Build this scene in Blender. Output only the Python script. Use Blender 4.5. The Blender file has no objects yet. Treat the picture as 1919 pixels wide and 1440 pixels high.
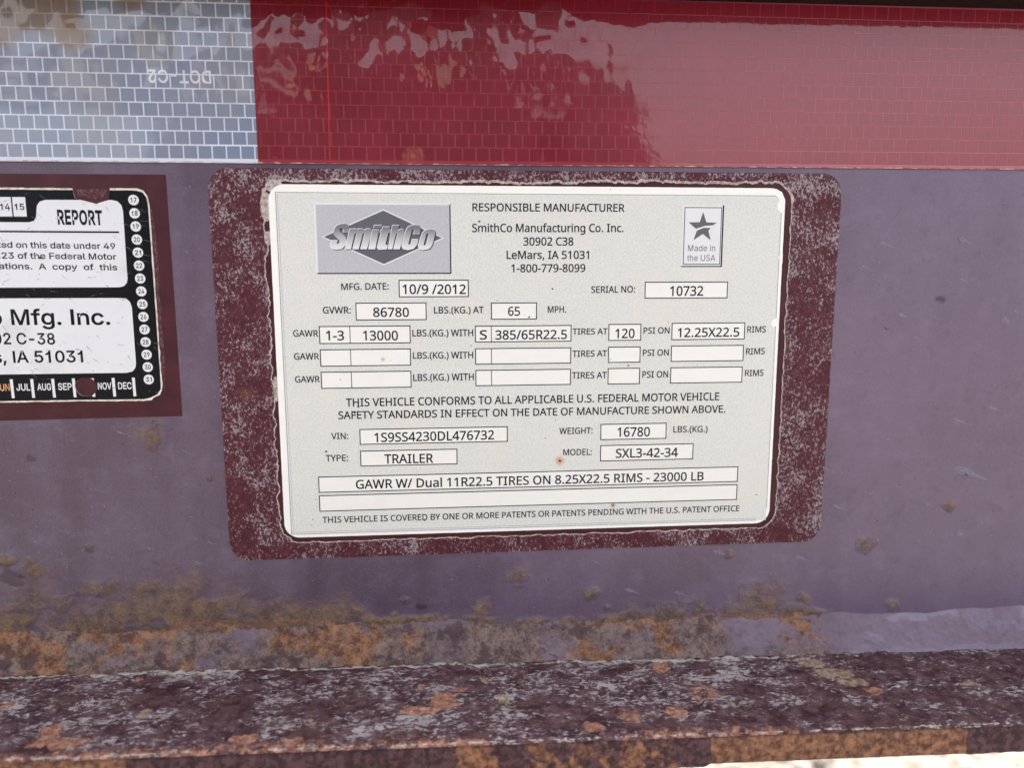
import bpy, math, random
import numpy as np
from mathutils import Vector, Matrix
from mathutils.geometry import delaunay_2d_cdt

scene = bpy.context.scene
col = scene.collection
R = math.radians
Z0 = 1.0                                   # height of the label's centre above the ground, metres

# ------------------------------------------------------------------ camera
cam_d = bpy.data.cameras.new('camera')
cam = bpy.data.objects.new('camera', cam_d)
col.objects.link(cam)
RR = [(0.99631354, 0.00185302, -0.08576657), (-0.0144523, 0.98910267, -0.14651632), (0.08456045, 0.14721571, 0.98548316)]
def w3(a): return Vector((a[0], a[2], -a[1]))
ex, ey, ez = w3(RR[0]), -w3(RR[1]), -w3(RR[2])
M = Matrix((ex, ey, ez)).transposed().to_4x4()
M.translation = Vector((-0.01927978, -0.22469016, Z0 + 0.03356518))
cam.matrix_world = M
cam_d.sensor_width = 36.0
cam_d.sensor_fit = 'HORIZONTAL'
cam_d.lens = 36.0 * 1390.0 / 1919.0
cam_d.clip_start = 0.005
cam_d.clip_end = 3000
cam_d.dof.use_dof = True
cam_d.dof.focus_distance = 0.226
cam_d.dof.aperture_fstop = 8.5
scene.camera = cam

# ------------------------------------------------------------------ sky, sun, exposure
SUN_EL, SUN_AZ = 52.0, 20.0                # sun behind the beam: its near face is in open shade
world = bpy.data.worlds.new('World')
scene.world = world
world.use_nodes = True
wt = world.node_tree
sky = wt.nodes.new('ShaderNodeTexSky')
sky.sky_type = 'NISHITA'
sky.sun_disc = False
sky.sun_elevation = R(SUN_EL)
sky.sun_rotation = R(SUN_AZ)
sky.dust_density = 6.0
sky.ozone_density = 0.3
sky.air_density = 1.0
hs = wt.nodes.new('ShaderNodeHueSaturation')          # thin high cloud: a paler blue
hs.inputs['Saturation'].default_value = 0.36
wt.links.new(sky.outputs[0], hs.inputs['Color'])
wt.links.new(hs.outputs[0], wt.nodes['Background'].inputs[0])
wt.nodes['Background'].inputs[1].default_value = 0.15
sun_d = bpy.data.lights.new('sun', 'SUN')
sun_d.energy = 2.2
sun_d.angle = R(0.5)
sun_d.color = (1.0, 0.975, 0.94)
sun = bpy.data.objects.new('sun', sun_d)
sun.location = (1, 3, 5)
# towards the sun: azimuth measured from +y
sd = Vector((math.sin(R(SUN_AZ)) * math.cos(R(SUN_EL)), math.cos(R(SUN_AZ)) * math.cos(R(SUN_EL)), math.sin(R(SUN_EL))))
sun.rotation_euler = sd.to_track_quat('Z', 'Y').to_euler()
col.objects.link(sun)
vs = scene.view_settings
scene.display_settings.display_device = 'sRGB'
vs.view_transform = 'Standard'
vs.look = 'None'
vs.gamma = 1.0
vs.use_curve_mapping = False
vs.exposure = 2.2
scene.cycles.use_denoising = True

# ------------------------------------------------------------------ node helpers
def lin(r, g, b, a=1.0):
    f = lambda c: (c / 255 / 12.92) if c / 255 <= 0.04045 else ((c / 255 + 0.055) / 1.055) ** 2.4
    return (f(r), f(g), f(b), a)

class Mat:
    def __init__(s, name, rough=0.5, spec=0.5):
        s.m = bpy.data.materials.new(name)
        s.m.use_nodes = True
        s.t = s.m.node_tree
        s.b = s.t.nodes['Principled BSDF']
        s.b.inputs['Roughness'].default_value = rough
        s.b.inputs['Specular IOR Level'].default_value = spec
        g = s.t.nodes.new('ShaderNodeNewGeometry')
        v = s.t.nodes.new('ShaderNodeVectorMath'); v.operation = 'SCALE'
        v.inputs['Scale'].default_value = 1000.0
        s.t.links.new(g.outputs['Position'], v.inputs[0])
        s.pos = v.outputs[0]               # millimetres
    def lk(s, a, b):
        if hasattr(a, 'links') or hasattr(a, 'is_linked'): s.t.links.new(a, b)
        else: b.default_value = a
    def noise(s, scale, detail=3, rough=0.55, stretch=(1, 1, 1), off=0.0, dist=0.0):
        n = s.t.nodes.new('ShaderNodeTexNoise')
        mp = s.t.nodes.new('ShaderNodeMapping')
        mp.inputs['Scale'].default_value = stretch
        mp.inputs['Location'].default_value = (off, off * .7, off * 1.3)
        s.lk(s.pos, mp.inputs[0]); s.lk(mp.outputs[0], n.inputs['Vector'])
        n.inputs['Scale'].default_value = scale
        n.inputs['Detail'].default_value = detail
        n.inputs['Roughness'].default_value = rough
        n.inputs['Distortion'].default_value = dist
        return n.outputs[0]
    def ramp(s, x, a, b, lo=0.0, hi=1.0, smooth=True):
        n = s.t.nodes.new('ShaderNodeMapRange')
        n.interpolation_type = 'SMOOTHSTEP' if smooth else 'LINEAR'
        s.lk(x, n.inputs['Value'])
        n.inputs['From Min'].default_value = a; n.inputs['From Max'].default_value = b
        n.inputs['To Min'].default_value = lo; n.inputs['To Max'].default_value = hi
        return n.outputs['Result']
    def math(s, op, a, b=0.0):
        n = s.t.nodes.new('ShaderNodeMath'); n.operation = op
        s.lk(a, n.inputs[0]); s.lk(b, n.inputs[1])
        return n.outputs[0]
    def mix(s, f, a, b):
        n = s.t.nodes.new('ShaderNodeMix'); n.data_type = 'RGBA'
        s.lk(f, n.inputs[0]); s.lk(a, n.inputs[6]); s.lk(b, n.inputs[7])
        return n.outputs[2]
    def attr(s, name):
        n = s.t.nodes.new('ShaderNodeAttribute'); n.attribute_name = name
        return n.outputs['Fac']
    def axis(s, i):
        n = s.t.nodes.new('ShaderNodeSeparateXYZ'); s.lk(s.pos, n.inputs[0])
        return n.outputs[i]
    def spot(s, x, z, r0, r1):              # 1 inside r0 mm of a point of the front plane, 0 outside r1
        dx = s.math('SUBTRACT', s.axis(0), x); dz = s.math('SUBTRACT', s.axis(2), z + Z0 * 1000)
        d = s.math('SQRT', s.math('ADD', s.math('MULTIPLY', dx, dx), s.math('MULTIPLY', dz, dz)))
        return s.ramp(d, r0, r1, 1.0, 0.0)
    def bump(s, h, strength, dist, target='Normal', prev=None):
        n = s.t.nodes.new('ShaderNodeBump')
        n.inputs['Strength'].default_value = strength
        n.inputs['Distance'].default_value = dist
        s.lk(h, n.inputs['Height'])
        if prev is not None: s.lk(prev, n.inputs['Normal'])
        if target: s.lk(n.outputs[0], s.b.inputs[target])
        return n.outputs[0]
    def base(s, c): s.lk(c, s.b.inputs['Base Color'])
    def rough(s, c): s.lk(c, s.b.inputs['Roughness'])

# ------------------------------------------------------------------ numpy noise
def _h(ix, iy, seed):
    n = (ix.astype(np.int64) * 374761393 + iy.astype(np.int64) * 668265263 + seed * 1442695041) & 0xffffffff
    n = ((n ^ (n >> 13)) * 1274126177) & 0xffffffff
    n = (n ^ (n >> 16)) & 0xffffffff
    return n.astype(np.float64) / 4294967295.0
def vnoise(x, y, seed=0):
    ix = np.floor(x); iy = np.floor(y); fx = x - ix; fy = y - iy
    fx = fx * fx * (3 - 2 * fx); fy = fy * fy * (3 - 2 * fy)
    a = _h(ix, iy, seed); b = _h(ix + 1, iy, seed); c = _h(ix, iy + 1, seed); d = _h(ix + 1, iy + 1, seed)
    return (a * (1 - fx) + b * fx) * (1 - fy) + (c * (1 - fx) + d * fx) * fy
def fbm(x, y, seed=0, oct=4, gain=0.5):
    x = np.asarray(x, float); y = np.asarray(y, float)
    s = 0; a = 1; t = 0
    for i in range(oct):
        s = s + a * vnoise(x * 2 ** i + 17.3 * i, y * 2 ** i - 9.1 * i, seed + i); t += a; a *= gain
    return s / t
def sstep(a, b, x):
    t = np.clip((x - a) / (b - a), 0, 1); return t * t * (3 - 2 * t)
def band(x, a, b, soft):                   # soft box between a and b
    return sstep(a - soft, a + soft, x) * (1 - sstep(b - soft, b + soft, x))
rnd = random.Random(7)

# ------------------------------------------------------------------ object helpers; coordinates in mm: x right, z up, d out of the plate towards the viewer
BASE = {}
def root(name, label, cat, x, d, z, group=None):
    o = bpy.data.objects.new(name, None); col.objects.link(o)
    o.empty_display_size = 0.02
    o.location = (x / 1000, -d / 1000, Z0 + z / 1000)
    o['label'] = label; o['category'] = cat
    if group: o['group'] = group
    BASE[o] = (x, d, z)
    return o
def link(name, me, parent, mat=None, smooth=False):
    o = bpy.data.objects.new(name, me); col.objects.link(o)
    if mat is not None and not me.materials: me.materials.append(mat)
    if smooth: me.polygons.foreach_set('use_smooth', [True] * len(me.polygons))
    if parent is not None:
        o.parent = parent; BASE[o] = BASE[parent]
    return o
def mesh_obj(name, V, F, parent, mat, smooth=False):
    """V: rows (x, d, z) in mm"""
    b = BASE[parent] if parent is not None else (0, 0, -Z0 * 1000)
    V = np.asarray(V, float)
    W = np.empty_like(V)
    W[:, 0] = (V[:, 0] - b[0]) / 1000; W[:, 1] = -(V[:, 1] - b[1]) / 1000; W[:, 2] = (V[:, 2] - b[2]) / 1000
    if parent is None: W[:, 2] = V[:, 2] / 1000 + Z0
    me = bpy.data.meshes.new(name)
    me.from_pydata(W.tolist(), [], [tuple(f) for f in F])
    me.validate(); me.update()
    return link(name, me, parent, mat.m if isinstance(mat, Mat) else mat, smooth)
def grid_obj(name, V, nx, ny, parent, mat, attrs=None, smooth=True, extra=None):
    """V: (ny*nx, 3) rows (x, d, z)"""
    b = BASE[parent]
    W = np.empty_like(V)
    W[:, 0] = (V[:, 0] - b[0]) / 1000; W[:, 1] = -(V[:, 1] - b[1]) / 1000; W[:, 2] = (V[:, 2] - b[2]) / 1000
    j, i = np.meshgrid(np.arange(ny - 1), np.arange(nx - 1), indexing='ij')
    a = (j * nx + i).ravel()
    Q = np.stack([a, a + 1, a + 1 + nx, a + nx], 1)
    me = bpy.data.meshes.new(name)
    me.vertices.add(len(W)); me.vertices.foreach_set('co', W.ravel())
    me.loops.add(Q.size); me.loops.foreach_set('vertex_index', Q.ravel().astype(np.int32))
    me.polygons.add(len(Q)); me.polygons.foreach_set('loop_start', (np.arange(len(Q)) * 4).astype(np.int32))
    me.update(calc_edges=True)
    me.validate()
    for k, v in (attrs or {}).items():
        at = me.attributes.new(k, 'FLOAT', 'POINT'); at.data.foreach_set('value', v.astype(np.float32).ravel())
    return link(name, me, parent, mat.m, smooth)

def area(c): return 0.5 * sum(c[i][0] * c[(i + 1) % len(c)][1] - c[(i + 1) % len(c)][0] * c[i][1] for i in range(len(c)))
def fill(cs, holes=()):
    """non-zero fill of contours -> verts, tris"""
    vs_, fs, sg = [], [], []
    for c, h in [(c, False) for c in cs] + [(c, True) for c in holes]:
        n = len(vs_); a = area(c)
        if abs(a) < 1e-7: continue
        cc = c if a > 0 else c[::-1]
        vs_ += [Vector(p) for p in cc]; fs.append(list(range(n, n + len(cc)))); sg.append(-1 if h else 1)
    v, e, f, ov, oe, of = delaunay_2d_cdt(vs_, [], fs, 1, 1e-6)
    tr = []
    for t, o in zip(f, of):
        if sum(sg[k] for k in o) > 0:
            for k in range(1, len(t) - 1): tr.append((t[0], t[k], t[k + 1]))
    return [tuple(p) for p in v], tr
def solid(name, cs, d0, d1, parent, mat, holes=(), tri=None):
    v, t = tri or fill(cs, holes)
    n = len(v)
    V = [(p[0], d1, p[1]) for p in v]
    F = list(t)
    if d0 is not None:
        V += [(p[0], d0, p[1]) for p in v]
        cnt = {}
        for f in t:
            for k in range(3):
                a, b = f[k], f[(k + 1) % 3]; cnt[(a, b)] = 1
        for (a, b) in list(cnt):
            if (b, a) not in cnt: F.append((b, a, a + n, b + n))
    return mesh_obj(name, V, F, parent, mat)
def rect(x0, z0, x1, z1): return [(x0, z0), (x1, z0), (x1, z1), (x0, z1)]
def rrect(x0, z0, x1, z1, r, n=7):
    rr = r if isinstance(r, (tuple, list)) else (r,) * 4     # bl, br, tr, tl
    out = []
    for (cx, cz, a0, q) in ((x0 + rr[0], z0 + rr[0], 180, rr[0]), (x1 - rr[1], z0 + rr[1], 270, rr[1]), (x1 - rr[2], z1 - rr[2], 0, rr[2]), (x0 + rr[3], z1 - rr[3], 90, rr[3])):
        if q <= 0: out.append((cx, cz)); continue
        for k in range(n + 1):
            a = R(a0 + 90 * k / n); out.append((cx + q * math.cos(a), cz + q * math.sin(a)))
    return out
def dens(c, step):                          # resample a closed outline
    out = []
    for i in range(len(c)):
        a, b = c[i], c[(i + 1) % len(c)]
        L = math.hypot(b[0] - a[0], b[1] - a[1]); n = max(1, int(L / step))
        for k in range(n): out.append((a[0] + (b[0] - a[0]) * k / n, a[1] + (b[1] - a[1]) * k / n))
    return out
def ragged(c, step, amp, freq, seed, bias=0.0, fn=None):
    c = dens(c, step); n = len(c); out = []
    s = 1 if area(c) > 0 else -1
    for i, p in enumerate(c):
        a, b = c[i - 1], c[(i + 1) % n]
        tx, tz = b[0] - a[0], b[1] - a[1]; L = math.hypot(tx, tz) or 1
        nx_, nz_ = s * tz / L, -s * tx / L
        w = float(fbm(p[0] * freq + seed, p[1] * freq, seed, 4, .6)) * 2 - 1
        am, bi = (fn(p) if fn else (amp, bias))
        k = bi + am * w
        out.append((p[0] + nx_ * k, p[1] + nz_ * k))
    return out
def ring(x0, z0, x1, z1, w): return [rect(x0, z0, x1, z1)], [rect(x0 + w, z0 + w, x1 - w, z1 - w)]
def disc(x, z, r, n=28, rz=None): return [(x + r * math.cos(2 * math.pi * k / n), z + (rz or r) * math.sin(2 * math.pi * k / n)) for k in range(n)]

# ------------------------------------------------------------------ lettering
GLYPHS = [
('n', ' ', 182, []),
('n', '(', 210, [[131,-111,85,-45,53,29,34,109,28,192,34,276,53,357,85,432,131,500,189,500,146,431,115,355,97,275,90,193,97,112,115,33,146,-42,188,-111]]),
('n', ')', 210, [[22,-111,64,-42,95,33,114,112,120,193,114,275,95,355,64,431,21,500,79,500,125,432,157,357,176,276,182,192,176,109,157,29,125,-45,79,-111]]),
('n', ',', 188, [[29,-90,49,-3,64,81,130,81,134,74,108,-8,74,-90]]),
('n', '-', 225, [[28,160,28,215,197,215,197,160]]),
('n', '.', 188, [[93,-10,63,1,50,38,63,74,93,85,124,74,137,38,124,1]]),
('n', '/', 261, [[7,0,193,500,254,500,67,0]]),
('n', '0', 401, [[200,-7,126,10,75,61,44,143,34,251,51,389,72,440,104,477,146,500,200,508,273,491,325,440,356,359,366,251,349,112,328,61,296,24,254,1],[200,46,248,58,280,96,298,160,304,251,298,340,280,404,248,442,200,455,151,442,119,404,102,340,96,251,102,161,119,97,151,58]]),
('n', '1', 401, [[188,0,188,349,189,398,191,436,171,417,148,397,95,354,62,395,197,500,249,500,249,0]]),
('n', '2', 401, [[34,0,34,51,165,183,228,251,268,308,281,370,275,407,256,433,193,454,129,442,72,407,39,448,107,490,193,507,255,498,303,472,334,430,344,374,328,301,283,233,216,162,111,59,111,56,364,56,364,0]]),
('n', '3', 401, [[169,-7,96,-1,32,20,32,78,99,54,169,45,227,51,266,71,289,102,296,144,287,184,259,211,215,227,156,232,108,232,108,284,157,284,211,291,250,310,274,340,282,379,276,411,258,435,191,455,122,443,65,413,34,455,100,492,190,507,259,498,307,472,336,432,345,383,338,338,317,303,284,278,242,263,242,261,294,248,331,223,353,187,361,142,340,65,315,35,278,12]]),
('n', '4', 401, [[254,0,254,113,15,113,15,166,250,503,314,503,314,169,387,169,387,113,314,113,314,0],[75,169,254,169,254,326,255,388,258,437,255,437,241,408,225,382]]),
('n', '5', 401, [[174,-7,101,0,44,20,44,78,105,54,174,46,224,52,264,72,289,105,298,153,290,197,268,229,229,248,172,255,127,251,87,244,56,264,75,500,326,500,326,444,127,444,116,299,148,304,193,307,262,297,315,268,349,222,361,160,348,90,311,37,252,4]]),
('n', '6', 401, [[209,-7,163,-1,123,17,88,47,61,90,44,145,39,214,48,320,82,414,112,452,152,482,203,501,268,507,300,506,329,501,329,448,301,454,269,457,188,440,138,396,111,332,100,254,104,254,149,296,223,313,282,303,328,273,358,226,368,161,357,91,325,38,274,4],[208,45,248,52,279,73,300,109,307,161,301,204,283,237,252,258,210,265,153,251,114,216,101,173,113,113,148,64]]),
('n', '7', 401, [[95,0,300,444,31,444,31,500,366,500,366,452,163,0]]),
('n', '8', 401, [[202,-7,130,2,78,28,45,71,34,127,49,187,87,230,138,261,76,312,57,346,50,388,70,453,123,493,200,507,259,499,307,476,339,439,349,387,336,335,302,295,254,265,310,231,350,188,366,130,354,73,321,30,269,2],[202,289,264,326,282,351,289,385,282,416,264,439,199,457,136,439,117,416,111,385,123,342,156,312],[200,42,245,48,278,66,299,94,305,129,298,162,277,189,200,232,189,236,119,191,101,162,95,127,101,93,120,66,153,48]]),
('n', '9', 401, [[134,-7,102,-5,71,0,71,53,133,43,214,60,265,103,292,168,302,245,298,245,253,204,179,187,120,197,75,227,45,274,35,338,55,429,111,487,195,507,240,501,281,483,315,453,342,410,359,355,364,286,355,180,320,86,290,48,250,18,199,-1],[192,235,250,249,288,284,302,327,290,387,254,436,195,455,155,448,124,426,103,390,96,339,102,296,119,263,149,242]]),
('n', ':', 188, [[93,290,63,301,50,338,63,375,93,385,124,375,137,338,124,301],[93,-10,63,1,50,38,63,74,93,85,124,74,137,38,124,1]]),
('n', 'A', 447, [[0,0,195,502,252,502,447,0,382,0,321,155,123,155,64,0],[144,211,303,211,246,362,239,382,230,413,223,437,211,395,201,362]]),
('n', 'B', 455, [[68,0,68,500,211,500,293,493,353,472,389,434,401,376,394,336,376,303,346,279,305,265,305,262,362,244,403,206,417,142,406,82,371,37,316,9,244,0],[131,287,223,287,278,292,312,308,329,333,335,369,328,404,306,428,214,446,131,446],[131,53,232,53,288,60,324,79,344,109,350,147,343,183,323,210,286,229,227,235,131,235]]),
('n', 'C', 443, [[272,-7,202,1,145,25,100,63,68,114,49,177,43,251,50,322,70,384,105,436,152,474,212,499,283,507,357,500,421,478,396,424,344,443,282,452,210,438,155,398,121,334,109,250,120,167,152,103,206,62,282,48,344,54,401,68,401,13,343,-2]]),
('n', 'D', 511, [[68,0,68,500,222,500,293,493,353,472,402,437,438,390,461,329,468,255,451,144,400,64,317,16,207,0],[131,54,199,54,312,76,379,142,402,253,390,340,353,400,293,434,213,446,131,446]]),
('n', 'E', 389, [[68,0,68,500,347,500,347,445,131,445,131,289,335,289,335,234,131,234,131,55,347,55,347,0]]),
('n', 'F', 363, [[68,0,68,500,347,500,347,445,131,445,131,268,334,268,334,212,131,212,131,0]]),
('n', 'G', 510, [[282,-7,211,1,151,24,104,62,70,113,50,176,43,250,50,323,74,386,111,437,162,475,226,499,302,507,381,499,451,478,427,423,367,443,298,452,219,438,159,398,121,334,109,250,128,145,153,104,188,73,236,54,297,48,353,51,395,60,395,208,285,208,285,264,458,264,458,19,376,-1]]),
('n', 'H', 519, [[68,0,68,500,131,500,131,289,387,289,387,500,450,500,450,0,387,0,387,233,131,233,131,0]]),
('n', 'I', 237, [[28,0,28,36,87,50,87,450,28,464,28,500,209,500,209,464,150,450,150,50,209,36,209,0]]),
('n', 'J', 191, [[-3,-133,-32,-131,-55,-124,-55,-71,-31,-76,-4,-78,29,-71,55,-46,64,3,64,500,127,500,127,8,119,-55,92,-99,50,-124]]),
('n', 'K', 433, [[68,0,68,500,131,500,131,254,174,301,217,349,352,500,426,500,228,282,433,0,359,0,182,239,131,194,131,0]]),
('n', 'L', 367, [[68,0,68,500,131,500,131,56,349,56,349,0]]),
('n', 'M', 635, [[68,0,68,500,161,500,315,90,318,90,475,500,567,500,567,0,505,0,505,307,507,380,510,438,507,438,340,0,289,0,124,438,121,438,125,380,126,303,126,0]]),
('n', 'N', 532, [[68,0,68,500,141,500,408,86,410,86,409,120,407,169,405,218,405,500,464,500,464,0,391,0,123,415,120,415,124,354,126,279,126,0]]),
('n', 'O', 547, [[274,-7,203,1,145,25,100,64,68,116,49,179,43,251,49,324,68,386,100,437,145,475,203,500,275,508,343,500,401,476,445,437,478,386,498,323,504,251,498,178,478,115,445,64,401,25,343,1],[274,48,348,61,398,102,428,166,438,251,428,335,398,399,348,439,275,452,201,439,150,399,119,335,109,251,119,166,149,102,200,61]]),
('n', 'P', 424, [[68,0,68,500,200,500,285,490,343,461,377,415,388,353,369,276,345,243,307,217,256,200,188,195,131,195,131,0],[131,249,181,249,244,254,288,272,314,303,323,350,315,392,292,422,252,440,195,446,131,446]]),
('n', 'Q', 547, [[388,-119,291,-6,281,-7,274,-7,203,1,145,25,100,64,68,116,49,179,43,251,49,324,68,386,100,437,145,475,203,500,275,508,343,500,401,476,445,437,478,386,498,323,504,251,495,166,467,95,422,40,359,6,478,-119],[274,48,348,61,398,102,428,166,438,251,428,335,398,399,348,439,275,452,201,439,150,399,119,335,109,251,119,166,149,102,200,61]]),
('n', 'R', 436, [[68,0,68,500,206,500,287,491,343,465,377,420,388,358,373,291,336,249,288,224,425,0,352,0,230,207,131,207,131,0],[131,260,206,260,259,266,295,284,316,314,323,355,315,397,293,425,256,440,202,445,131,445]]),
('n', 'S', 384, [[173,-7,95,-1,36,17,36,77,98,57,176,48,225,53,260,69,281,95,289,128,278,169,242,201,171,231,75,288,50,328,42,380,62,448,119,492,202,507,277,499,340,479,320,425,264,444,200,452,159,447,130,432,112,409,106,379,116,337,151,307,215,278,290,243,336,199,352,134,339,75,303,30,246,2]]),
('n', 'T', 389, [[163,0,163,445,7,445,7,500,382,500,382,445,226,445,226,0]]),
('n', 'U', 512, [[254,-7,171,6,112,44,75,103,63,178,63,500,126,500,126,176,134,122,159,81,199,56,257,48,316,57,355,84,378,125,386,176,386,500,448,500,448,176,427,83,401,46,363,17,314,-1]]),
('n', 'V', 420, [[179,0,0,500,66,500,179,179,197,121,210,70,223,122,242,181,354,500,420,500,242,0]]),
('n', 'W', 651, [[141,0,8,500,74,500,152,195,166,132,176,76,186,135,202,198,291,500,356,500,447,196,464,132,475,76,485,132,499,195,576,500,642,500,509,0,445,0,348,328,337,368,328,404,323,426,315,388,299,326,204,0]]),
('n', 'X', 410, [[3,0,169,261,13,500,83,500,206,304,329,500,396,500,241,262,408,0,336,0,204,217,69,0]]),
('n', 'Y', 396, [[167,0,167,191,0,500,69,500,198,254,328,500,396,500,230,194,230,0]]),
('n', 'Z', 401, [[27,0,27,48,290,444,35,444,35,500,366,500,366,452,103,56,373,56,373,0]]),
('n', 'a', 393, [[151,-7,104,0,66,20,41,55,32,104,43,154,76,191,132,214,212,224,276,226,276,249,271,288,256,314,198,332,142,323,92,303,74,349,132,372,202,382,261,374,303,352,328,313,336,256,336,0,291,0,279,53,277,53,225,8],[165,43,208,49,244,69,267,102,275,150,275,183,220,181,161,174,123,159,103,135,96,104,115,57]]),
('n', 'c', 336, [[210,-7,121,13,87,39,61,76,44,125,39,186,44,248,62,298,89,336,124,362,214,382,270,376,313,362,294,311,255,323,213,328,151,313,115,265,102,186,109,126,129,82,163,55,209,46,264,53,307,68,307,13,265,-2]]),
('n', 'e', 395, [[219,-7,125,15,89,42,61,79,44,127,39,185,59,291,84,330,117,359,158,376,204,382,287,361,341,302,359,213,359,176,102,176,111,120,135,79,172,54,222,46,285,52,342,71,342,18,286,-1],[104,225,295,225,289,268,273,302,244,324,204,332,164,325,134,304,114,270]]),
('n', 'f', 241, [[76,0,76,328,11,328,11,356,76,377,76,399,84,462,109,504,147,528,198,536,239,532,271,523,255,475,229,482,199,485,172,480,153,465,138,400,138,375,232,375,232,328,138,328,138,0]]),
('n', 'g', 431, [[203,-168,128,-162,68,-144,68,-88,130,-110,207,-117,250,-110,283,-89,303,-55,310,-11,310,4,311,28,312,50,310,50,262,7,193,-7,128,6,79,44,49,105,39,187,49,267,79,329,128,369,193,382,259,368,310,326,314,326,322,375,371,375,371,-6,361,-77,330,-127,278,-158],[202,43,251,51,285,74,304,114,311,172,311,187,304,253,284,297,250,322,201,331,159,321,128,293,109,248,102,186,109,125,128,80,159,53]]),
('n', 'h', 433, [[60,0,60,532,121,532,121,376,118,324,122,324,171,367,239,382,299,374,342,349,367,307,376,244,376,0,315,0,315,240,294,308,231,331,178,322,145,295,127,252,121,194,121,0]]),
('n', 'i', 181, [[91,438,65,447,55,477,65,507,91,516,116,507,127,477,116,447],[60,0,60,375,121,375,121,0]]),
('n', 'l', 181, [[60,0,60,532,121,532,121,0]]),
('n', 'm', 655, [[60,0,60,375,109,375,118,324,122,324,169,368,232,382,305,367,347,319,351,319,402,367,471,382,527,374,567,350,590,307,598,244,598,0,537,0,537,242,518,308,461,331,414,323,383,299,365,260,359,207,359,0,298,0,298,242,279,308,221,331,173,322,143,296,127,253,121,195,121,0]]),
('n', 'n', 433, [[60,0,60,375,109,375,118,324,122,324,172,368,240,382,299,374,342,350,367,307,376,244,376,0,315,0,315,240,294,308,231,331,178,322,145,296,127,253,121,195,121,0]]),
('n', 'o', 424, [[211,-7,122,16,87,44,61,82,44,131,39,188,50,271,85,332,141,370,213,382,261,377,303,360,338,332,364,294,380,246,386,188,374,106,339,44,283,6],[212,44,261,54,296,83,315,129,322,188,315,248,296,293,261,321,211,331,162,321,128,293,109,248,102,188,109,129,129,83,163,54]]),
('n', 'r', 289, [[60,0,60,375,110,375,117,307,120,307,167,360,235,382,257,381,279,378,271,321,251,325,230,326,176,311,136,266,121,200,121,0]]),
('n', 's', 335, [[154,-7,86,-1,36,17,36,73,91,52,155,43,223,58,244,98,237,123,209,146,152,171,90,199,50,232,36,283,45,325,75,356,119,376,176,382,241,376,296,357,275,308,225,325,172,332,114,320,95,286,104,260,134,239,191,215,252,187,291,153,304,104,294,56,263,21,216,0]]),
('n', 't', 253, [[174,-7,120,3,80,39,64,109,64,328,11,328,11,357,65,382,90,461,126,461,126,375,235,375,235,328,126,328,126,111,143,60,185,43,214,46,237,51,237,4,209,-4]]),
('n', 'u', 433, [[192,-7,132,1,90,26,64,68,55,130,55,375,118,375,118,134,138,67,201,44,254,53,287,79,306,122,312,180,312,375,373,375,373,0,323,0,314,50,311,50,261,7]]),
('i', ' ', 185, []),
('i', ',', 185, [[37,-117,66,70,135,70,83,-117]]),
('i', '-', 445, [[331,240,331,185,112,185,112,240]]),
('i', '.', 185, [[94,-4,62,9,49,40,62,72,94,85,126,72,139,40,126,9]]),
('i', '0', 445, [[223,-7,171,1,128,24,93,61,68,111,52,175,47,250,52,325,68,388,93,439,128,476,171,499,223,507,274,499,317,476,352,439,378,388,393,325,398,250,393,175,378,111,352,61,318,24,274,1],[223,49,257,55,285,72,324,141,338,250,324,359,285,428,257,446,223,452,189,446,160,428,121,359,107,250,121,141,160,72,189,55]]),
('i', '1', 445, [[75,0,75,54,384,54,384,0],[271,500,271,0,209,0,209,441,206,441,85,352,85,419,195,500]]),
('i', '2', 445, [[63,0,63,47,230,225,277,278,305,321,315,365,302,411,268,441,220,452,169,440,136,406,125,356,64,356,85,435,141,488,221,507,301,488,355,438,374,366,365,312,330,254,262,177,150,59,150,56,383,56,383,0]]),
('i', '3', 445, [[214,-7,130,10,69,56,43,130,107,130,124,86,162,58,215,49,270,60,309,91,323,142,311,193,270,230,198,243,154,243,154,294,283,441,283,444,68,444,68,500,366,500,366,453,208,273,208,284,259,284,303,271,338,249,365,219,386,142,381,101,364,65,303,12]]),
('i', '4', 445, [[39,104,39,156,243,500,305,500,107,163,107,160,406,160,406,104],[277,0,277,119,277,144,277,312,337,312,337,0]]),
('i', '5', 445, [[217,-7,138,11,81,59,59,128,120,128,136,87,170,59,217,49,271,63,309,103,322,159,308,217,270,258,214,272,165,264,126,242,66,248,94,500,360,500,360,444,148,444,132,296,134,296,174,319,226,328,289,315,339,280,372,227,384,160,363,74,303,15,263,-1]]),
('i', '6', 445, [[222,-7,140,14,83,73,62,159,78,235,135,335,248,500,316,500,148,257,143,257,162,283,192,302,231,309,310,290,363,236,382,154,361,71,305,14],[222,48,274,62,309,100,322,154,309,210,274,247,222,261,171,247,136,210,123,156,136,100,171,62]]),
('i', '7', 445, [[95,0,318,441,318,444,61,444,61,500,384,500,384,441,162,0]]),
('i', '8', 445, [[222,-7,133,11,73,61,51,133,64,192,99,237,150,260,150,262,117,277,91,303,75,336,69,374,89,442,143,489,222,507,301,489,355,442,375,374,353,303,328,277,295,262,295,260,345,237,381,192,394,133,388,95,372,61,311,11],[222,48,280,59,317,90,331,136,317,185,278,219,222,231,166,219,128,185,113,136,127,90,164,59],[222,285,269,295,302,325,314,369,302,413,270,442,222,452,174,442,142,413,131,369,142,325,175,295]]),
('i', '9', 445, [[222,507,305,486,362,427,382,341,366,265,310,165,197,0,128,0,296,243,302,243,283,217,252,198,214,191,135,210,82,264,62,346,83,429,140,486],[222,452,171,438,136,400,123,346,136,290,171,253,222,239,274,253,309,290,322,344,309,400,274,438]]),
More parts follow.
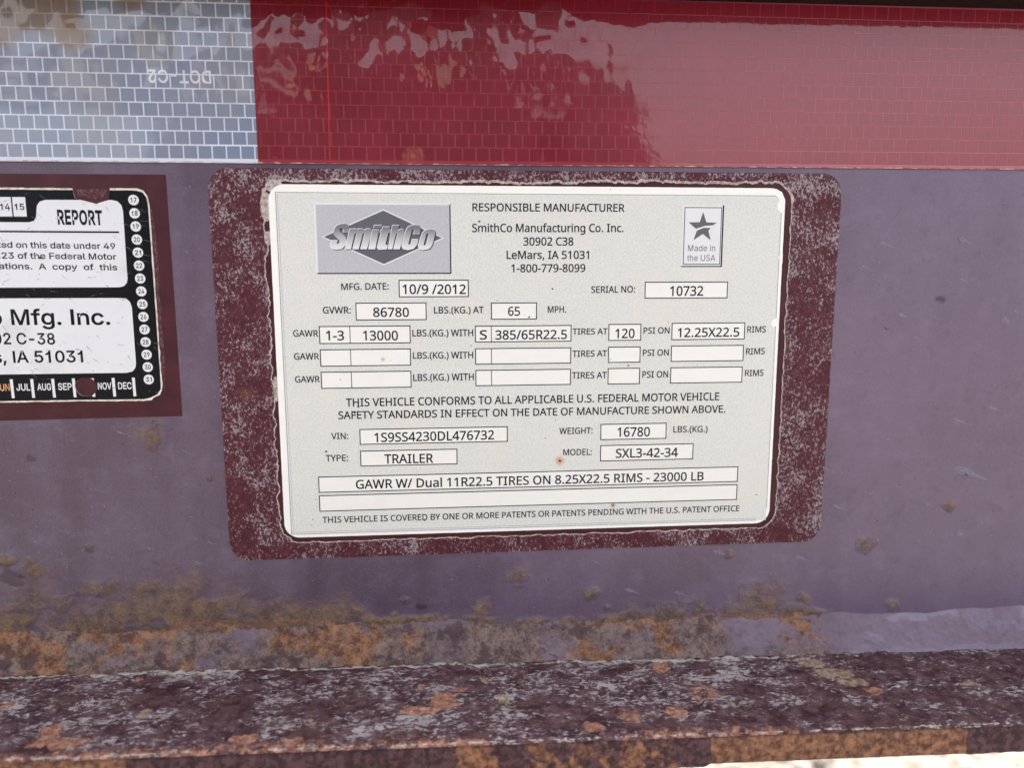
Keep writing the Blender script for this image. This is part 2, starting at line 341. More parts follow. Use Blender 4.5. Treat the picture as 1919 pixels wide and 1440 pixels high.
('i', 'A', 471, [[16,0,198,500,271,500,455,0,388,0,282,297,260,366,228,470,241,470,209,365,187,297,84,0],[108,140,108,195,363,195,363,140]]),
('i', 'B', 448, [[59,0,59,500,237,500,323,482,374,434,391,367,380,315,350,281,309,262,309,258,357,241,395,200,411,134,393,66,339,18,242,0],[122,56,241,56,291,62,324,78,343,103,349,134,337,181,300,214,244,227,122,227],[122,281,234,281,283,291,318,321,330,366,324,396,307,421,278,438,236,444,122,444]]),
('i', 'C', 501, [[263,-7,202,1,148,24,103,62,68,113,47,176,40,250,47,323,68,386,103,437,148,475,202,499,263,507,334,496,395,463,440,411,465,342,401,342,383,388,351,421,310,441,263,448,219,442,180,425,148,396,123,358,107,309,102,250,107,191,123,142,148,103,181,75,219,58,263,52,310,59,351,79,383,112,401,158,465,158,440,89,395,37,335,5]]),
('i', 'D', 494, [[215,0,94,0,94,56,211,56,267,62,312,79,348,108,372,146,392,251,373,354,348,393,314,421,270,438,217,444,92,444,92,500,221,500,289,493,346,470,392,434,426,384,447,323,454,251,447,178,426,117,392,67,345,30,286,8],[122,500,122,0,59,0,59,500]]),
('i', 'E', 411, [[59,0,59,500,366,500,366,444,122,444,122,281,349,281,349,225,122,225,122,56,369,56,369,0]]),
('i', 'F', 403, [[59,0,59,500,363,500,363,444,122,444,122,273,340,273,340,217,122,217,122,0]]),
('i', 'G', 511, [[264,-7,201,1,147,25,102,63,68,114,47,176,40,250,47,323,68,386,102,437,146,475,200,499,260,507,335,495,396,461,441,409,466,343,401,343,381,386,350,420,310,441,261,448,218,442,180,425,148,397,123,358,107,309,102,250,107,191,123,142,148,104,181,75,220,58,264,52,339,70,389,121,408,199,427,196,278,196,278,251,470,251,470,197,463,139,443,89,412,49,370,18,320,0]]),
('i', 'I', 295, [[31,0,31,56,116,56,116,444,31,444,31,500,265,500,265,444,180,444,180,56,265,56,265,0]]),
('i', 'J', 390, [[182,-7,122,3,74,32,43,79,33,143,33,170,96,170,96,143,102,102,119,73,147,55,182,49,216,55,244,73,261,102,267,143,267,500,331,500,331,143,320,79,289,32,242,3]]),
('i', 'L', 386, [[59,0,59,500,122,500,122,56,355,56,355,0]]),
('i', 'M', 617, [[59,0,59,500,149,500,272,184,282,156,294,120,306,82,316,48,302,48,312,81,324,119,336,156,346,184,468,500,558,500,558,0,496,0,496,286,496,321,496,362,497,406,498,449,504,449,489,402,474,357,459,316,448,286,336,0,281,0,167,286,156,315,142,355,127,401,110,449,117,449,118,409,119,365,119,323,120,286,120,0]]),
('i', 'N', 514, [[59,0,59,500,134,500,337,180,357,148,381,105,407,54,398,53,394,106,392,155,392,192,392,500,455,500,455,0,380,0,199,285,174,325,145,374,106,444,117,446,120,377,122,322,123,286,123,0]]),
('i', 'O', 524, [[262,-7,202,1,148,24,103,62,69,113,47,176,40,250,47,323,69,386,103,437,148,475,202,499,262,507,323,499,377,475,422,437,456,386,477,323,485,250,477,176,456,113,422,62,377,24,323,1],[262,52,305,58,343,75,376,103,401,142,417,191,423,250,417,309,401,358,376,397,343,425,305,442,262,448,220,442,181,425,148,397,123,358,107,309,102,250,107,191,123,142,148,103,181,75,220,58]]),
('i', 'P', 437, [[59,0,59,500,231,500,284,495,327,479,360,454,383,422,402,342,383,261,360,229,327,204,284,188,231,183,107,183,107,238,229,238,292,252,327,289,339,342,327,395,292,431,228,444,122,444,122,0]]),
('i', 'R', 441, [[59,0,59,500,232,500,327,480,360,457,384,426,402,346,384,267,360,236,327,213,232,194,95,194,95,251,230,251,293,262,328,295,339,346,328,398,292,432,229,444,122,444,122,0],[347,0,226,225,298,225,420,0]]),
('i', 'S', 439, [[220,-9,125,9,63,59,38,134,103,134,121,86,164,58,220,48,281,59,324,90,340,137,326,176,291,201,241,218,181,235,126,256,85,284,59,321,51,366,57,406,74,440,135,489,223,507,311,489,371,441,394,371,332,371,321,405,297,430,263,445,221,451,164,440,127,411,113,369,129,328,166,303,209,288,260,274,306,259,353,234,388,194,401,136,380,62,318,10]]),
('i', 'T', 441, [[31,444,31,500,410,500,410,444,252,444,252,0,189,0,189,444]]),
('i', 'U', 508, [[254,-8,199,-2,151,15,112,43,83,79,65,122,59,170,59,500,122,500,122,175,138,111,184,67,254,51,325,67,370,111,386,175,386,500,449,500,449,170,443,122,425,79,396,43,357,15,310,-2]]),
('i', 'V', 471, [[200,0,16,500,83,500,189,203,212,135,244,30,231,30,262,136,285,203,388,500,455,500,273,0]]),
('i', 'Y', 464, [[200,0,200,205,16,500,90,500,189,339,218,287,245,227,220,227,247,288,276,339,374,500,447,500,263,205,263,0]]),
('i', 'a', 383, [[157,-8,93,5,47,44,30,106,42,158,76,190,123,207,175,216,230,223,261,231,271,250,271,252,262,292,236,316,192,325,147,317,116,296,98,269,40,286,77,340,131,369,191,378,235,373,281,354,317,315,331,247,331,0,272,0,272,51,268,51,248,24,212,1],[167,45,224,58,259,92,271,136,271,187,255,179,227,173,197,168,172,165,132,156,102,137,90,103,100,71,128,51]]),
('i', 'c', 389, [[204,-8,156,-2,115,16,81,45,55,84,39,130,34,184,39,239,55,286,81,325,115,354,156,372,204,378,256,371,300,350,334,316,355,272,298,257,285,284,265,305,238,319,204,324,143,305,107,254,95,184,107,115,143,65,204,46,238,51,266,65,287,87,299,115,357,101,335,55,301,21,256,-1]]),
('i', 'd', 417, [[192,-8,148,-2,110,16,78,45,54,83,34,186,54,288,78,326,110,354,148,372,192,378,249,366,282,340,301,314,305,314,305,500,365,500,365,0,307,0,307,58,301,58,282,31,248,4],[201,46,259,64,294,113,306,186,294,258,259,307,201,324,142,306,107,257,95,186,107,115,143,64]]),
('i', 'e', 397, [[208,-8,158,-2,115,16,80,45,55,83,34,184,54,285,79,324,113,353,154,372,202,378,261,368,314,335,351,277,365,191,365,166,73,166,73,217,332,217,304,199,293,264,258,308,202,324,144,308,107,265,94,207,94,174,109,104,148,60,209,45,249,52,281,71,300,104,359,89,329,39,278,4]]),
('i', 'f', 249, [[224,373,224,321,6,321,6,373],[79,0,79,424,94,478,133,510,184,521,218,518,239,512,223,460,211,464,191,466,152,452,139,411,139,0]]),
('i', 'g', 418, [[203,-148,132,-137,81,-108,50,-68,100,-40,119,-65,152,-87,203,-96,245,-90,277,-74,299,-46,306,-6,306,67,301,67,282,41,248,15,192,5,111,26,79,53,54,89,39,134,34,188,54,288,78,326,110,354,149,372,193,378,249,366,283,340,302,313,308,313,308,373,366,373,366,-9,361,-53,344,-88,286,-134],[201,58,259,74,295,119,307,189,295,259,259,307,201,324,143,306,107,258,95,189,107,120,143,74]]),
('i', 'h', 403, [[112,223,112,0,52,0,52,500,112,500,112,283,101,283,121,327,149,356,184,372,223,378,290,362,335,315,351,236,351,0,291,0,291,231,285,270,268,299,241,317,206,323,158,312,124,278]]),
('i', 'i', 164, [[52,0,52,373,112,373,112,0],[82,435,53,447,41,475,53,503,82,515,112,503,124,475,112,447]]),
('i', 'l', 186, [[137,-2,99,3,73,20,57,47,52,83,52,500,112,500,112,97,118,61,144,51,158,52,167,53,178,3,159,-1]]),
('i', 'm', 599, [[52,0,52,373,110,373,110,290,106,290,130,340,169,370,215,380,253,373,282,355,315,290,307,290,331,337,374,368,429,380,489,365,531,323,547,251,547,0,487,0,487,249,482,284,464,307,411,325,368,314,339,285,330,243,330,0,269,0,269,255,264,284,249,306,196,325,155,315,124,284,112,234,112,0]]),
('i', 'n', 403, [[112,223,112,0,52,0,52,373,110,373,110,283,101,283,121,327,149,356,184,372,223,378,290,362,335,315,351,236,351,0,291,0,291,231,285,270,268,299,241,317,206,323,158,312,124,278]]),
('i', 'o', 408, [[204,-8,156,-2,115,16,81,45,55,84,39,130,34,184,39,239,55,286,81,325,115,354,156,372,204,378,252,372,293,354,328,325,353,286,369,239,374,184,369,130,353,84,328,45,293,16,252,-2],[204,46,266,65,302,115,314,184,302,254,266,305,204,324,143,305,107,254,95,184,107,115,143,65]]),
('i', 'p', 417, [[52,-140,52,373,110,373,110,314,116,314,135,340,168,366,225,378,269,372,308,354,339,326,363,288,384,186,364,83,340,45,308,16,269,-2,226,-8,170,4,136,31,116,58,112,58,112,-140],[216,46,275,64,310,115,322,186,311,257,275,306,216,324,158,307,123,258,111,186,123,113,159,64]]),
('i', 'r', 255, [[52,0,52,373,110,373,110,315,113,315,150,361,209,378,225,378,239,377,239,317,226,319,203,320,156,309,124,279,112,233,112,0]]),
('i', 's', 359, [[179,-8,110,3,61,37,35,93,92,105,122,59,178,45,240,61,263,101,250,133,208,152,147,167,71,205,52,233,46,269,64,326,113,364,184,378,249,366,294,333,318,285,263,272,238,310,184,327,129,311,107,272,122,239,169,219,226,206,301,168,319,140,326,105,307,46,255,6]]),
('i', 't', 223, [[200,373,200,321,6,321,6,373],[64,463,124,463,124,96,134,60,167,49,182,50,198,53,209,2,189,-3,165,-4,123,2,90,21,70,51,64,91]]),
('i', 'u', 403, [[179,-5,113,11,68,58,52,137,52,373,112,373,112,142,117,103,135,74,161,55,197,49,245,61,279,95,291,150,291,373,351,373,351,0,293,0,293,90,302,90,281,46,253,17]]),
('i', 'w', 557, [[135,0,22,373,86,373,131,210,151,134,172,41,162,41,182,132,203,210,248,373,311,373,355,210,375,133,395,41,385,41,406,133,426,210,472,373,535,373,422,0,362,0,313,169,299,221,286,276,272,332,286,332,272,276,258,221,244,169,195,0]]),
('i', 'y', 383, [[47,-136,60,-84,70,-86,102,-87,128,-73,148,-35,160,-1,17,373,83,373,162,152,184,85,202,20,181,20,199,85,220,152,300,373,365,373,201,-57,173,-105,137,-133,90,-143,63,-141]]),
('b', ' ', 185, []),
('b', ',', 185, [[37,-117,66,70,135,70,83,-117]]),
('b', '-', 445, [[331,240,331,185,112,185,112,240]]),
('b', '.', 185, [[94,-4,62,9,49,40,62,72,94,85,126,72,139,40,126,9]]),
('b', '0', 445, [[223,-7,171,1,128,24,93,61,68,111,52,175,47,250,52,325,68,388,93,439,128,476,171,499,223,507,274,499,317,476,352,439,378,388,393,325,398,250,393,175,378,111,352,61,318,24,274,1],[223,49,257,55,285,72,324,141,338,250,324,359,285,428,257,446,223,452,189,446,160,428,121,359,107,250,121,141,160,72,189,55]]),
('b', '1', 445, [[75,0,75,54,384,54,384,0],[271,500,271,0,209,0,209,441,206,441,85,352,85,419,195,500]]),
('b', '2', 445, [[63,0,63,47,230,225,277,278,305,321,315,365,302,411,268,441,220,452,169,440,136,406,125,356,64,356,85,435,141,488,221,507,301,488,355,438,374,366,365,312,330,254,262,177,150,59,150,56,383,56,383,0]]),
('b', '3', 445, [[214,-7,130,10,69,56,43,130,107,130,124,86,162,58,215,49,270,60,309,91,323,142,311,193,270,230,198,243,154,243,154,294,283,441,283,444,68,444,68,500,366,500,366,453,208,273,208,284,259,284,303,271,338,249,365,219,386,142,381,101,364,65,303,12]]),
('b', '4', 445, [[39,104,39,156,243,500,305,500,107,163,107,160,406,160,406,104],[277,0,277,119,277,144,277,312,337,312,337,0]]),
('b', '5', 445, [[217,-7,138,11,81,59,59,128,120,128,136,87,170,59,217,49,271,63,309,103,322,159,308,217,270,258,214,272,165,264,126,242,66,248,94,500,360,500,360,444,148,444,132,296,134,296,174,319,226,328,289,315,339,280,372,227,384,160,363,74,303,15,263,-1]]),
('b', '6', 445, [[222,-7,140,14,83,73,62,159,78,235,135,335,248,500,316,500,148,257,143,257,162,283,192,302,231,309,310,290,363,236,382,154,361,71,305,14],[222,48,274,62,309,100,322,154,309,210,274,247,222,261,171,247,136,210,123,156,136,100,171,62]]),
('b', '7', 445, [[95,0,318,441,318,444,61,444,61,500,384,500,384,441,162,0]]),
('b', '8', 445, [[222,-7,133,11,73,61,51,133,64,192,99,237,150,260,150,262,117,277,91,303,75,336,69,374,89,442,143,489,222,507,301,489,355,442,375,374,353,303,328,277,295,262,295,260,345,237,381,192,394,133,388,95,372,61,311,11],[222,48,280,59,317,90,331,136,317,185,278,219,222,231,166,219,128,185,113,136,127,90,164,59],[222,285,269,295,302,325,314,369,302,413,270,442,222,452,174,442,142,413,131,369,142,325,175,295]]),
('b', '9', 445, [[222,507,305,486,362,427,382,341,366,265,310,165,197,0,128,0,296,243,302,243,283,217,252,198,214,191,135,210,82,264,62,346,83,429,140,486],[222,452,171,438,136,400,123,346,136,290,171,253,222,239,274,253,309,290,322,344,309,400,274,438]]),
('b', 'A', 471, [[16,0,198,500,271,500,455,0,388,0,282,297,260,366,228,470,241,470,209,365,187,297,84,0],[108,140,108,195,363,195,363,140]]),
('b', 'B', 448, [[59,0,59,500,237,500,323,482,374,434,391,367,380,315,350,281,309,262,309,258,357,241,395,200,411,134,393,66,339,18,242,0],[122,56,241,56,291,62,324,78,343,103,349,134,337,181,300,214,244,227,122,227],[122,281,234,281,283,291,318,321,330,366,324,396,307,421,278,438,236,444,122,444]]),
('b', 'C', 501, [[263,-7,202,1,148,24,103,62,68,113,47,176,40,250,47,323,68,386,103,437,148,475,202,499,263,507,334,496,395,463,440,411,465,342,401,342,383,388,351,421,310,441,263,448,219,442,180,425,148,396,123,358,107,309,102,250,107,191,123,142,148,103,181,75,219,58,263,52,310,59,351,79,383,112,401,158,465,158,440,89,395,37,335,5]]),
('b', 'D', 494, [[215,0,94,0,94,56,211,56,267,62,312,79,348,108,372,146,392,251,373,354,348,393,314,421,270,438,217,444,92,444,92,500,221,500,289,493,346,470,392,434,426,384,447,323,454,251,447,178,426,117,392,67,345,30,286,8],[122,500,122,0,59,0,59,500]]),
('b', 'E', 411, [[59,0,59,500,366,500,366,444,122,444,122,281,349,281,349,225,122,225,122,56,369,56,369,0]]),
('b', 'F', 403, [[59,0,59,500,363,500,363,444,122,444,122,273,340,273,340,217,122,217,122,0]]),
('b', 'G', 511, [[264,-7,201,1,147,25,102,63,68,114,47,176,40,250,47,323,68,386,102,437,146,475,200,499,260,507,335,495,396,461,441,409,466,343,401,343,381,386,350,420,310,441,261,448,218,442,180,425,148,397,123,358,107,309,102,250,107,191,123,142,148,104,181,75,220,58,264,52,339,70,389,121,408,199,427,196,278,196,278,251,470,251,470,197,463,139,443,89,412,49,370,18,320,0]]),
('b', 'I', 295, [[31,0,31,56,116,56,116,444,31,444,31,500,265,500,265,444,180,444,180,56,265,56,265,0]]),
('b', 'J', 390, [[182,-7,122,3,74,32,43,79,33,143,33,170,96,170,96,143,102,102,119,73,147,55,182,49,216,55,244,73,261,102,267,143,267,500,331,500,331,143,320,79,289,32,242,3]]),
('b', 'L', 386, [[59,0,59,500,122,500,122,56,355,56,355,0]]),
('b', 'M', 617, [[59,0,59,500,149,500,272,184,282,156,294,120,306,82,316,48,302,48,312,81,324,119,336,156,346,184,468,500,558,500,558,0,496,0,496,286,496,321,496,362,497,406,498,449,504,449,489,402,474,357,459,316,448,286,336,0,281,0,167,286,156,315,142,355,127,401,110,449,117,449,118,409,119,365,119,323,120,286,120,0]]),
('b', 'N', 514, [[59,0,59,500,134,500,337,180,357,148,381,105,407,54,398,53,394,106,392,155,392,192,392,500,455,500,455,0,380,0,199,285,174,325,145,374,106,444,117,446,120,377,122,322,123,286,123,0]]),
('b', 'O', 524, [[262,-7,202,1,148,24,103,62,69,113,47,176,40,250,47,323,69,386,103,437,148,475,202,499,262,507,323,499,377,475,422,437,456,386,477,323,485,250,477,176,456,113,422,62,377,24,323,1],[262,52,305,58,343,75,376,103,401,142,417,191,423,250,417,309,401,358,376,397,343,425,305,442,262,448,220,442,181,425,148,397,123,358,107,309,102,250,107,191,123,142,148,103,181,75,220,58]]),
('b', 'P', 437, [[59,0,59,500,231,500,284,495,327,479,360,454,383,422,402,342,383,261,360,229,327,204,284,188,231,183,107,183,107,238,229,238,292,252,327,289,339,342,327,395,292,431,228,444,122,444,122,0]]),
('b', 'R', 441, [[59,0,59,500,232,500,327,480,360,457,384,426,402,346,384,267,360,236,327,213,232,194,95,194,95,251,230,251,293,262,328,295,339,346,328,398,292,432,229,444,122,444,122,0],[347,0,226,225,298,225,420,0]]),
('b', 'S', 439, [[220,-9,125,9,63,59,38,134,103,134,121,86,164,58,220,48,281,59,324,90,340,137,326,176,291,201,241,218,181,235,126,256,85,284,59,321,51,366,57,406,74,440,135,489,223,507,311,489,371,441,394,371,332,371,321,405,297,430,263,445,221,451,164,440,127,411,113,369,129,328,166,303,209,288,260,274,306,259,353,234,388,194,401,136,380,62,318,10]]),
('b', 'T', 441, [[31,444,31,500,410,500,410,444,252,444,252,0,189,0,189,444]]),
('b', 'U', 508, [[254,-8,199,-2,151,15,112,43,83,79,65,122,59,170,59,500,122,500,122,175,138,111,184,67,254,51,325,67,370,111,386,175,386,500,449,500,449,170,443,122,425,79,396,43,357,15,310,-2]]),
('b', 'V', 471, [[200,0,16,500,83,500,189,203,212,135,244,30,231,30,262,136,285,203,388,500,455,500,273,0]]),
('b', 'Y', 464, [[200,0,200,205,16,500,90,500,189,339,218,287,245,227,220,227,247,288,276,339,374,500,447,500,263,205,263,0]]),
('b', 'a', 383, [[157,-8,93,5,47,44,30,106,42,158,76,190,123,207,175,216,230,223,261,231,271,250,271,252,262,292,236,316,192,325,147,317,116,296,98,269,40,286,77,340,131,369,191,378,235,373,281,354,317,315,331,247,331,0,272,0,272,51,268,51,248,24,212,1],[167,45,224,58,259,92,271,136,271,187,255,179,227,173,197,168,172,165,132,156,102,137,90,103,100,71,128,51]]),
('b', 'c', 389, [[204,-8,156,-2,115,16,81,45,55,84,39,130,34,184,39,239,55,286,81,325,115,354,156,372,204,378,256,371,300,350,334,316,355,272,298,257,285,284,265,305,238,319,204,324,143,305,107,254,95,184,107,115,143,65,204,46,238,51,266,65,287,87,299,115,357,101,335,55,301,21,256,-1]]),
('b', 'd', 417, [[192,-8,148,-2,110,16,78,45,54,83,34,186,54,288,78,326,110,354,148,372,192,378,249,366,282,340,301,314,305,314,305,500,365,500,365,0,307,0,307,58,301,58,282,31,248,4],[201,46,259,64,294,113,306,186,294,258,259,307,201,324,142,306,107,257,95,186,107,115,143,64]]),
('b', 'e', 397, [[208,-8,158,-2,115,16,80,45,55,83,34,184,54,285,79,324,113,353,154,372,202,378,261,368,314,335,351,277,365,191,365,166,73,166,73,217,332,217,304,199,293,264,258,308,202,324,144,308,107,265,94,207,94,174,109,104,148,60,209,45,249,52,281,71,300,104,359,89,329,39,278,4]]),
('b', 'f', 249, [[224,373,224,321,6,321,6,373],[79,0,79,424,94,478,133,510,184,521,218,518,239,512,223,460,211,464,191,466,152,452,139,411,139,0]]),
('b', 'g', 418, [[203,-148,132,-137,81,-108,50,-68,100,-40,119,-65,152,-87,203,-96,245,-90,277,-74,299,-46,306,-6,306,67,301,67,282,41,248,15,192,5,111,26,79,53,54,89,39,134,34,188,54,288,78,326,110,354,149,372,193,378,249,366,283,340,302,313,308,313,308,373,366,373,366,-9,361,-53,344,-88,286,-134],[201,58,259,74,295,119,307,189,295,259,259,307,201,324,143,306,107,258,95,189,107,120,143,74]]),
('b', 'h', 403, [[112,223,112,0,52,0,52,500,112,500,112,283,101,283,121,327,149,356,184,372,223,378,290,362,335,315,351,236,351,0,291,0,291,231,285,270,268,299,241,317,206,323,158,312,124,278]]),
('b', 'i', 164, [[52,0,52,373,112,373,112,0],[82,435,53,447,41,475,53,503,82,515,112,503,124,475,112,447]]),
('b', 'l', 186, [[137,-2,99,3,73,20,57,47,52,83,52,500,112,500,112,97,118,61,144,51,158,52,167,53,178,3,159,-1]]),
('b', 'm', 599, [[52,0,52,373,110,373,110,290,106,290,130,340,169,370,215,380,253,373,282,355,315,290,307,290,331,337,374,368,429,380,489,365,531,323,547,251,547,0,487,0,487,249,482,284,464,307,411,325,368,314,339,285,330,243,330,0,269,0,269,255,264,284,249,306,196,325,155,315,124,284,112,234,112,0]]),
('b', 'n', 403, [[112,223,112,0,52,0,52,373,110,373,110,283,101,283,121,327,149,356,184,372,223,378,290,362,335,315,351,236,351,0,291,0,291,231,285,270,268,299,241,317,206,323,158,312,124,278]]),
('b', 'o', 408, [[204,-8,156,-2,115,16,81,45,55,84,39,130,34,184,39,239,55,286,81,325,115,354,156,372,204,378,252,372,293,354,328,325,353,286,369,239,374,184,369,130,353,84,328,45,293,16,252,-2],[204,46,266,65,302,115,314,184,302,254,266,305,204,324,143,305,107,254,95,184,107,115,143,65]]),
('b', 'p', 417, [[52,-140,52,373,110,373,110,314,116,314,135,340,168,366,225,378,269,372,308,354,339,326,363,288,384,186,364,83,340,45,308,16,269,-2,226,-8,170,4,136,31,116,58,112,58,112,-140],[216,46,275,64,310,115,322,186,311,257,275,306,216,324,158,307,123,258,111,186,123,113,159,64]]),
('b', 'r', 255, [[52,0,52,373,110,373,110,315,113,315,150,361,209,378,225,378,239,377,239,317,226,319,203,320,156,309,124,279,112,233,112,0]]),
('b', 's', 359, [[179,-8,110,3,61,37,35,93,92,105,122,59,178,45,240,61,263,101,250,133,208,152,147,167,71,205,52,233,46,269,64,326,113,364,184,378,249,366,294,333,318,285,263,272,238,310,184,327,129,311,107,272,122,239,169,219,226,206,301,168,319,140,326,105,307,46,255,6]]),
('b', 't', 223, [[200,373,200,321,6,321,6,373],[64,463,124,463,124,96,134,60,167,49,182,50,198,53,209,2,189,-3,165,-4,123,2,90,21,70,51,64,91]]),
('b', 'u', 403, [[179,-5,113,11,68,58,52,137,52,373,112,373,112,142,117,103,135,74,161,55,197,49,245,61,279,95,291,150,291,373,351,373,351,0,293,0,293,90,302,90,281,46,253,17]]),
('b', 'w', 557, [[135,0,22,373,86,373,131,210,151,134,172,41,162,41,182,132,203,210,248,373,311,373,355,210,375,133,395,41,385,41,406,133,426,210,472,373,535,373,422,0,362,0,313,169,299,221,286,276,272,332,286,332,272,276,258,221,244,169,195,0]]),
('b', 'y', 383, [[47,-136,60,-84,70,-86,102,-87,128,-73,148,-35,160,-1,17,373,83,373,162,152,184,85,202,20,181,20,199,85,220,152,300,373,365,373,201,-57,173,-105,137,-133,90,-143,63,-141]]),
]
FONT = {}
for k, ch, adv, outl in GLYPHS:             # outlines in 1/500 of the cap height
    adv = adv / 500
    cs = [[(c[i] / 500, c[i + 1] / 500) for i in range(0, len(c), 2)] for c in outl]
    if k == 'n' and ch == 'I':
        w = 0.40; adv = 0.56; o = 0.08; t = 0.095
        cs = [[(o, 0), (o + w, 0), (o + w, t), (o + w / 2 + .065, t), (o + w / 2 + .065, 1 - t), (o + w, 1 - t), (o + w, 1), (o, 1), (o, 1 - t), (o + w / 2 - .065, 1 - t), (o + w / 2 - .065, t), (o, t)]]
    if k in 'ib' and ch == 'I': adv = .38; cs = [[(.12, 0), (.255, 0), (.255, 1), (.12, 1)]]
    if k in 'ib' and ch == '1': adv = .78; cs = [[(.34, 0), (.475, 0), (.475, 1), (.37, 1), (.32, .88), (.24, .80), (.12, .765), (.12, .66), (.25, .69), (.34, .75)]]
    if k in 'ib' and ch == 'M': adv = 1.2; cs = [[(.12, 0), (.24, 0), (.24, .80), (.52, 0), (.66, 0), (.94, .80), (.94, 0), (1.06, 0), (1.06, 1), (.88, 1), (.59, .18), (.30, 1), (.12, 1)]]
    FONT[k, ch] = (adv, cs)
for _k, _c in [k for k in FONT if k[0] == 'b']: FONT['h', _c] = FONT['b', _c]
WEIGHT = {'n': .024, 'i': .0, 'b': .030, 'h': .062}
def embolden(c, w, sgn):
    n = len(c); out = []
    for i, p in enumerate(c):
        a, b = c[i - 1], c[(i + 1) % n]
        e1 = (p[0] - a[0], p[1] - a[1]); e2 = (b[0] - p[0], b[1] - p[1])
        l1 = math.hypot(*e1) or 1; l2 = math.hypot(*e2) or 1
        n1 = (e1[1] / l1, -e1[0] / l1); n2 = (e2[1] / l2, -e2[0] / l2)
        mx, mz = n1[0] + n2[0], n1[1] + n2[1]; q = (mx * mx + mz * mz) / 2
        if q < .35: q = .35
        out.append((p[0] + sgn * w * mx / q, p[1] + sgn * w * mz / q))
    return out
TRI = {}
def glyph(k, ch):
    if (k, ch) not in TRI:
        adv, cs = FONT[k, ch]
        pos = None
        if cs:
            big = max(cs, key=lambda c: abs(area(c))); sgn = area(big) > 0
            if WEIGHT[k]: cs = [embolden(c, WEIGHT[k], 1 if sgn else -1) for c in cs]
            outer = [c for c in cs if (area(c) > 0) == sgn]; inner = [c for c in cs if (area(c) > 0) != sgn]
            v, t = fill(outer, inner)
            TRI[k, ch] = (adv, v, t, min(p[0] for p in v), max(p[0] for p in v))
        else: TRI[k, ch] = (adv, [], [], 0, 0)
    return TRI[k, ch]
def layout(txt, k, track=0.0):
    x = 0; V = []; T = []; lo = None; hi = 0
    for ch in txt:
        adv, v, t, a, b = glyph(k, ch)
        if v:
            n = len(V); V += [(p[0] + x, p[1]) for p in v]; T += [(i + n, j + n, l + n) for i, j, l in t]
            if lo is None: lo = x + a
            hi = x + b
        x += adv + track
    return V, T, lo, hi
def text(txt, xl, zl, xr, zr, cap, d, parent, mat, font='n', ref=None, name='lettering', shear=0, flip=False, track=0.0):
    V, T, lo, hi = layout(txt, font, track)
    if ref:
        _, _, l2, h2 = layout(ref, font, track); sx = (xr - xl) / (h2 - l2); x0 = xr - (hi - lo) * sx
        zl = zr - (zr - zl) * (xr - x0) / (xr - xl)
    else: sx = (xr - xl) / (hi - lo); x0 = xl
    out = []
    for (x, z) in V:
        X = x0 + (x + shear * z - lo) * sx; f = (X - x0) / (xr - x0)
        out.append((X, zl + (zr - zl) * f + z * cap))
    if flip:
        cx, cz = (x0 + xr) / 2, zl + cap / 2
        out = [(2 * cx - a, 2 * cz - b) for a, b in out]
    return solid(name, None, None, d, parent, mat, tri=(out, T))

# ------------------------------------------------------------------ materials
def paint_layers(m, col0, oc):
    """chalked, scuffed and rusting paint: masks come from the mesh, fine break-up from noise"""
    n1 = m.noise(0.30, 5, .60); n2 = m.math('ADD', m.math('MULTIPLY', m.noise(.30, 5, .65, off=31), .55), m.math('MULTIPLY', m.noise(1.5, 5, .72, off=37), .45))
    c = col0
    pale = m.ramp(m.math('ADD', m.math('MULTIPLY', m.attr('pale'), 1.0), m.math('MULTIPLY', m.math('SUBTRACT', m.noise(1.6, 4, .75, (.45, 1, 1.3), off=5), .5), 1.0)), .38, .95, 0, .62)
    c = m.mix(pale, c, lin(146, 138, 160))
    och = m.ramp(m.math('ADD', m.attr('ochre'), m.math('MULTIPLY', m.math('SUBTRACT', n1, .5), .9)), .12, 1.0, 0, .85)
    c = m.mix(och, c, m.mix(m.ramp(n2, .38, .62), oc[0], oc[1]))
    rust = m.ramp(m.math('ADD', m.attr('rust'), m.math('MULTIPLY', m.math('SUBTRACT', n1, .5), 1.3)), .30, .95, 0, .92)
    c = m.mix(rust, c, m.mix(m.ramp(n2, .36, .64), lin(98, 66, 54), lin(182, 132, 98)))
    dk = m.ramp(m.math('ADD', m.attr('dark'), m.math('MULTIPLY', m.math('SUBTRACT', n2, .5), 1.3)), .38, .95, 0, .7)
    c = m.mix(dk, c, lin(58, 38, 48))
    return c, rust, och, n1, n2

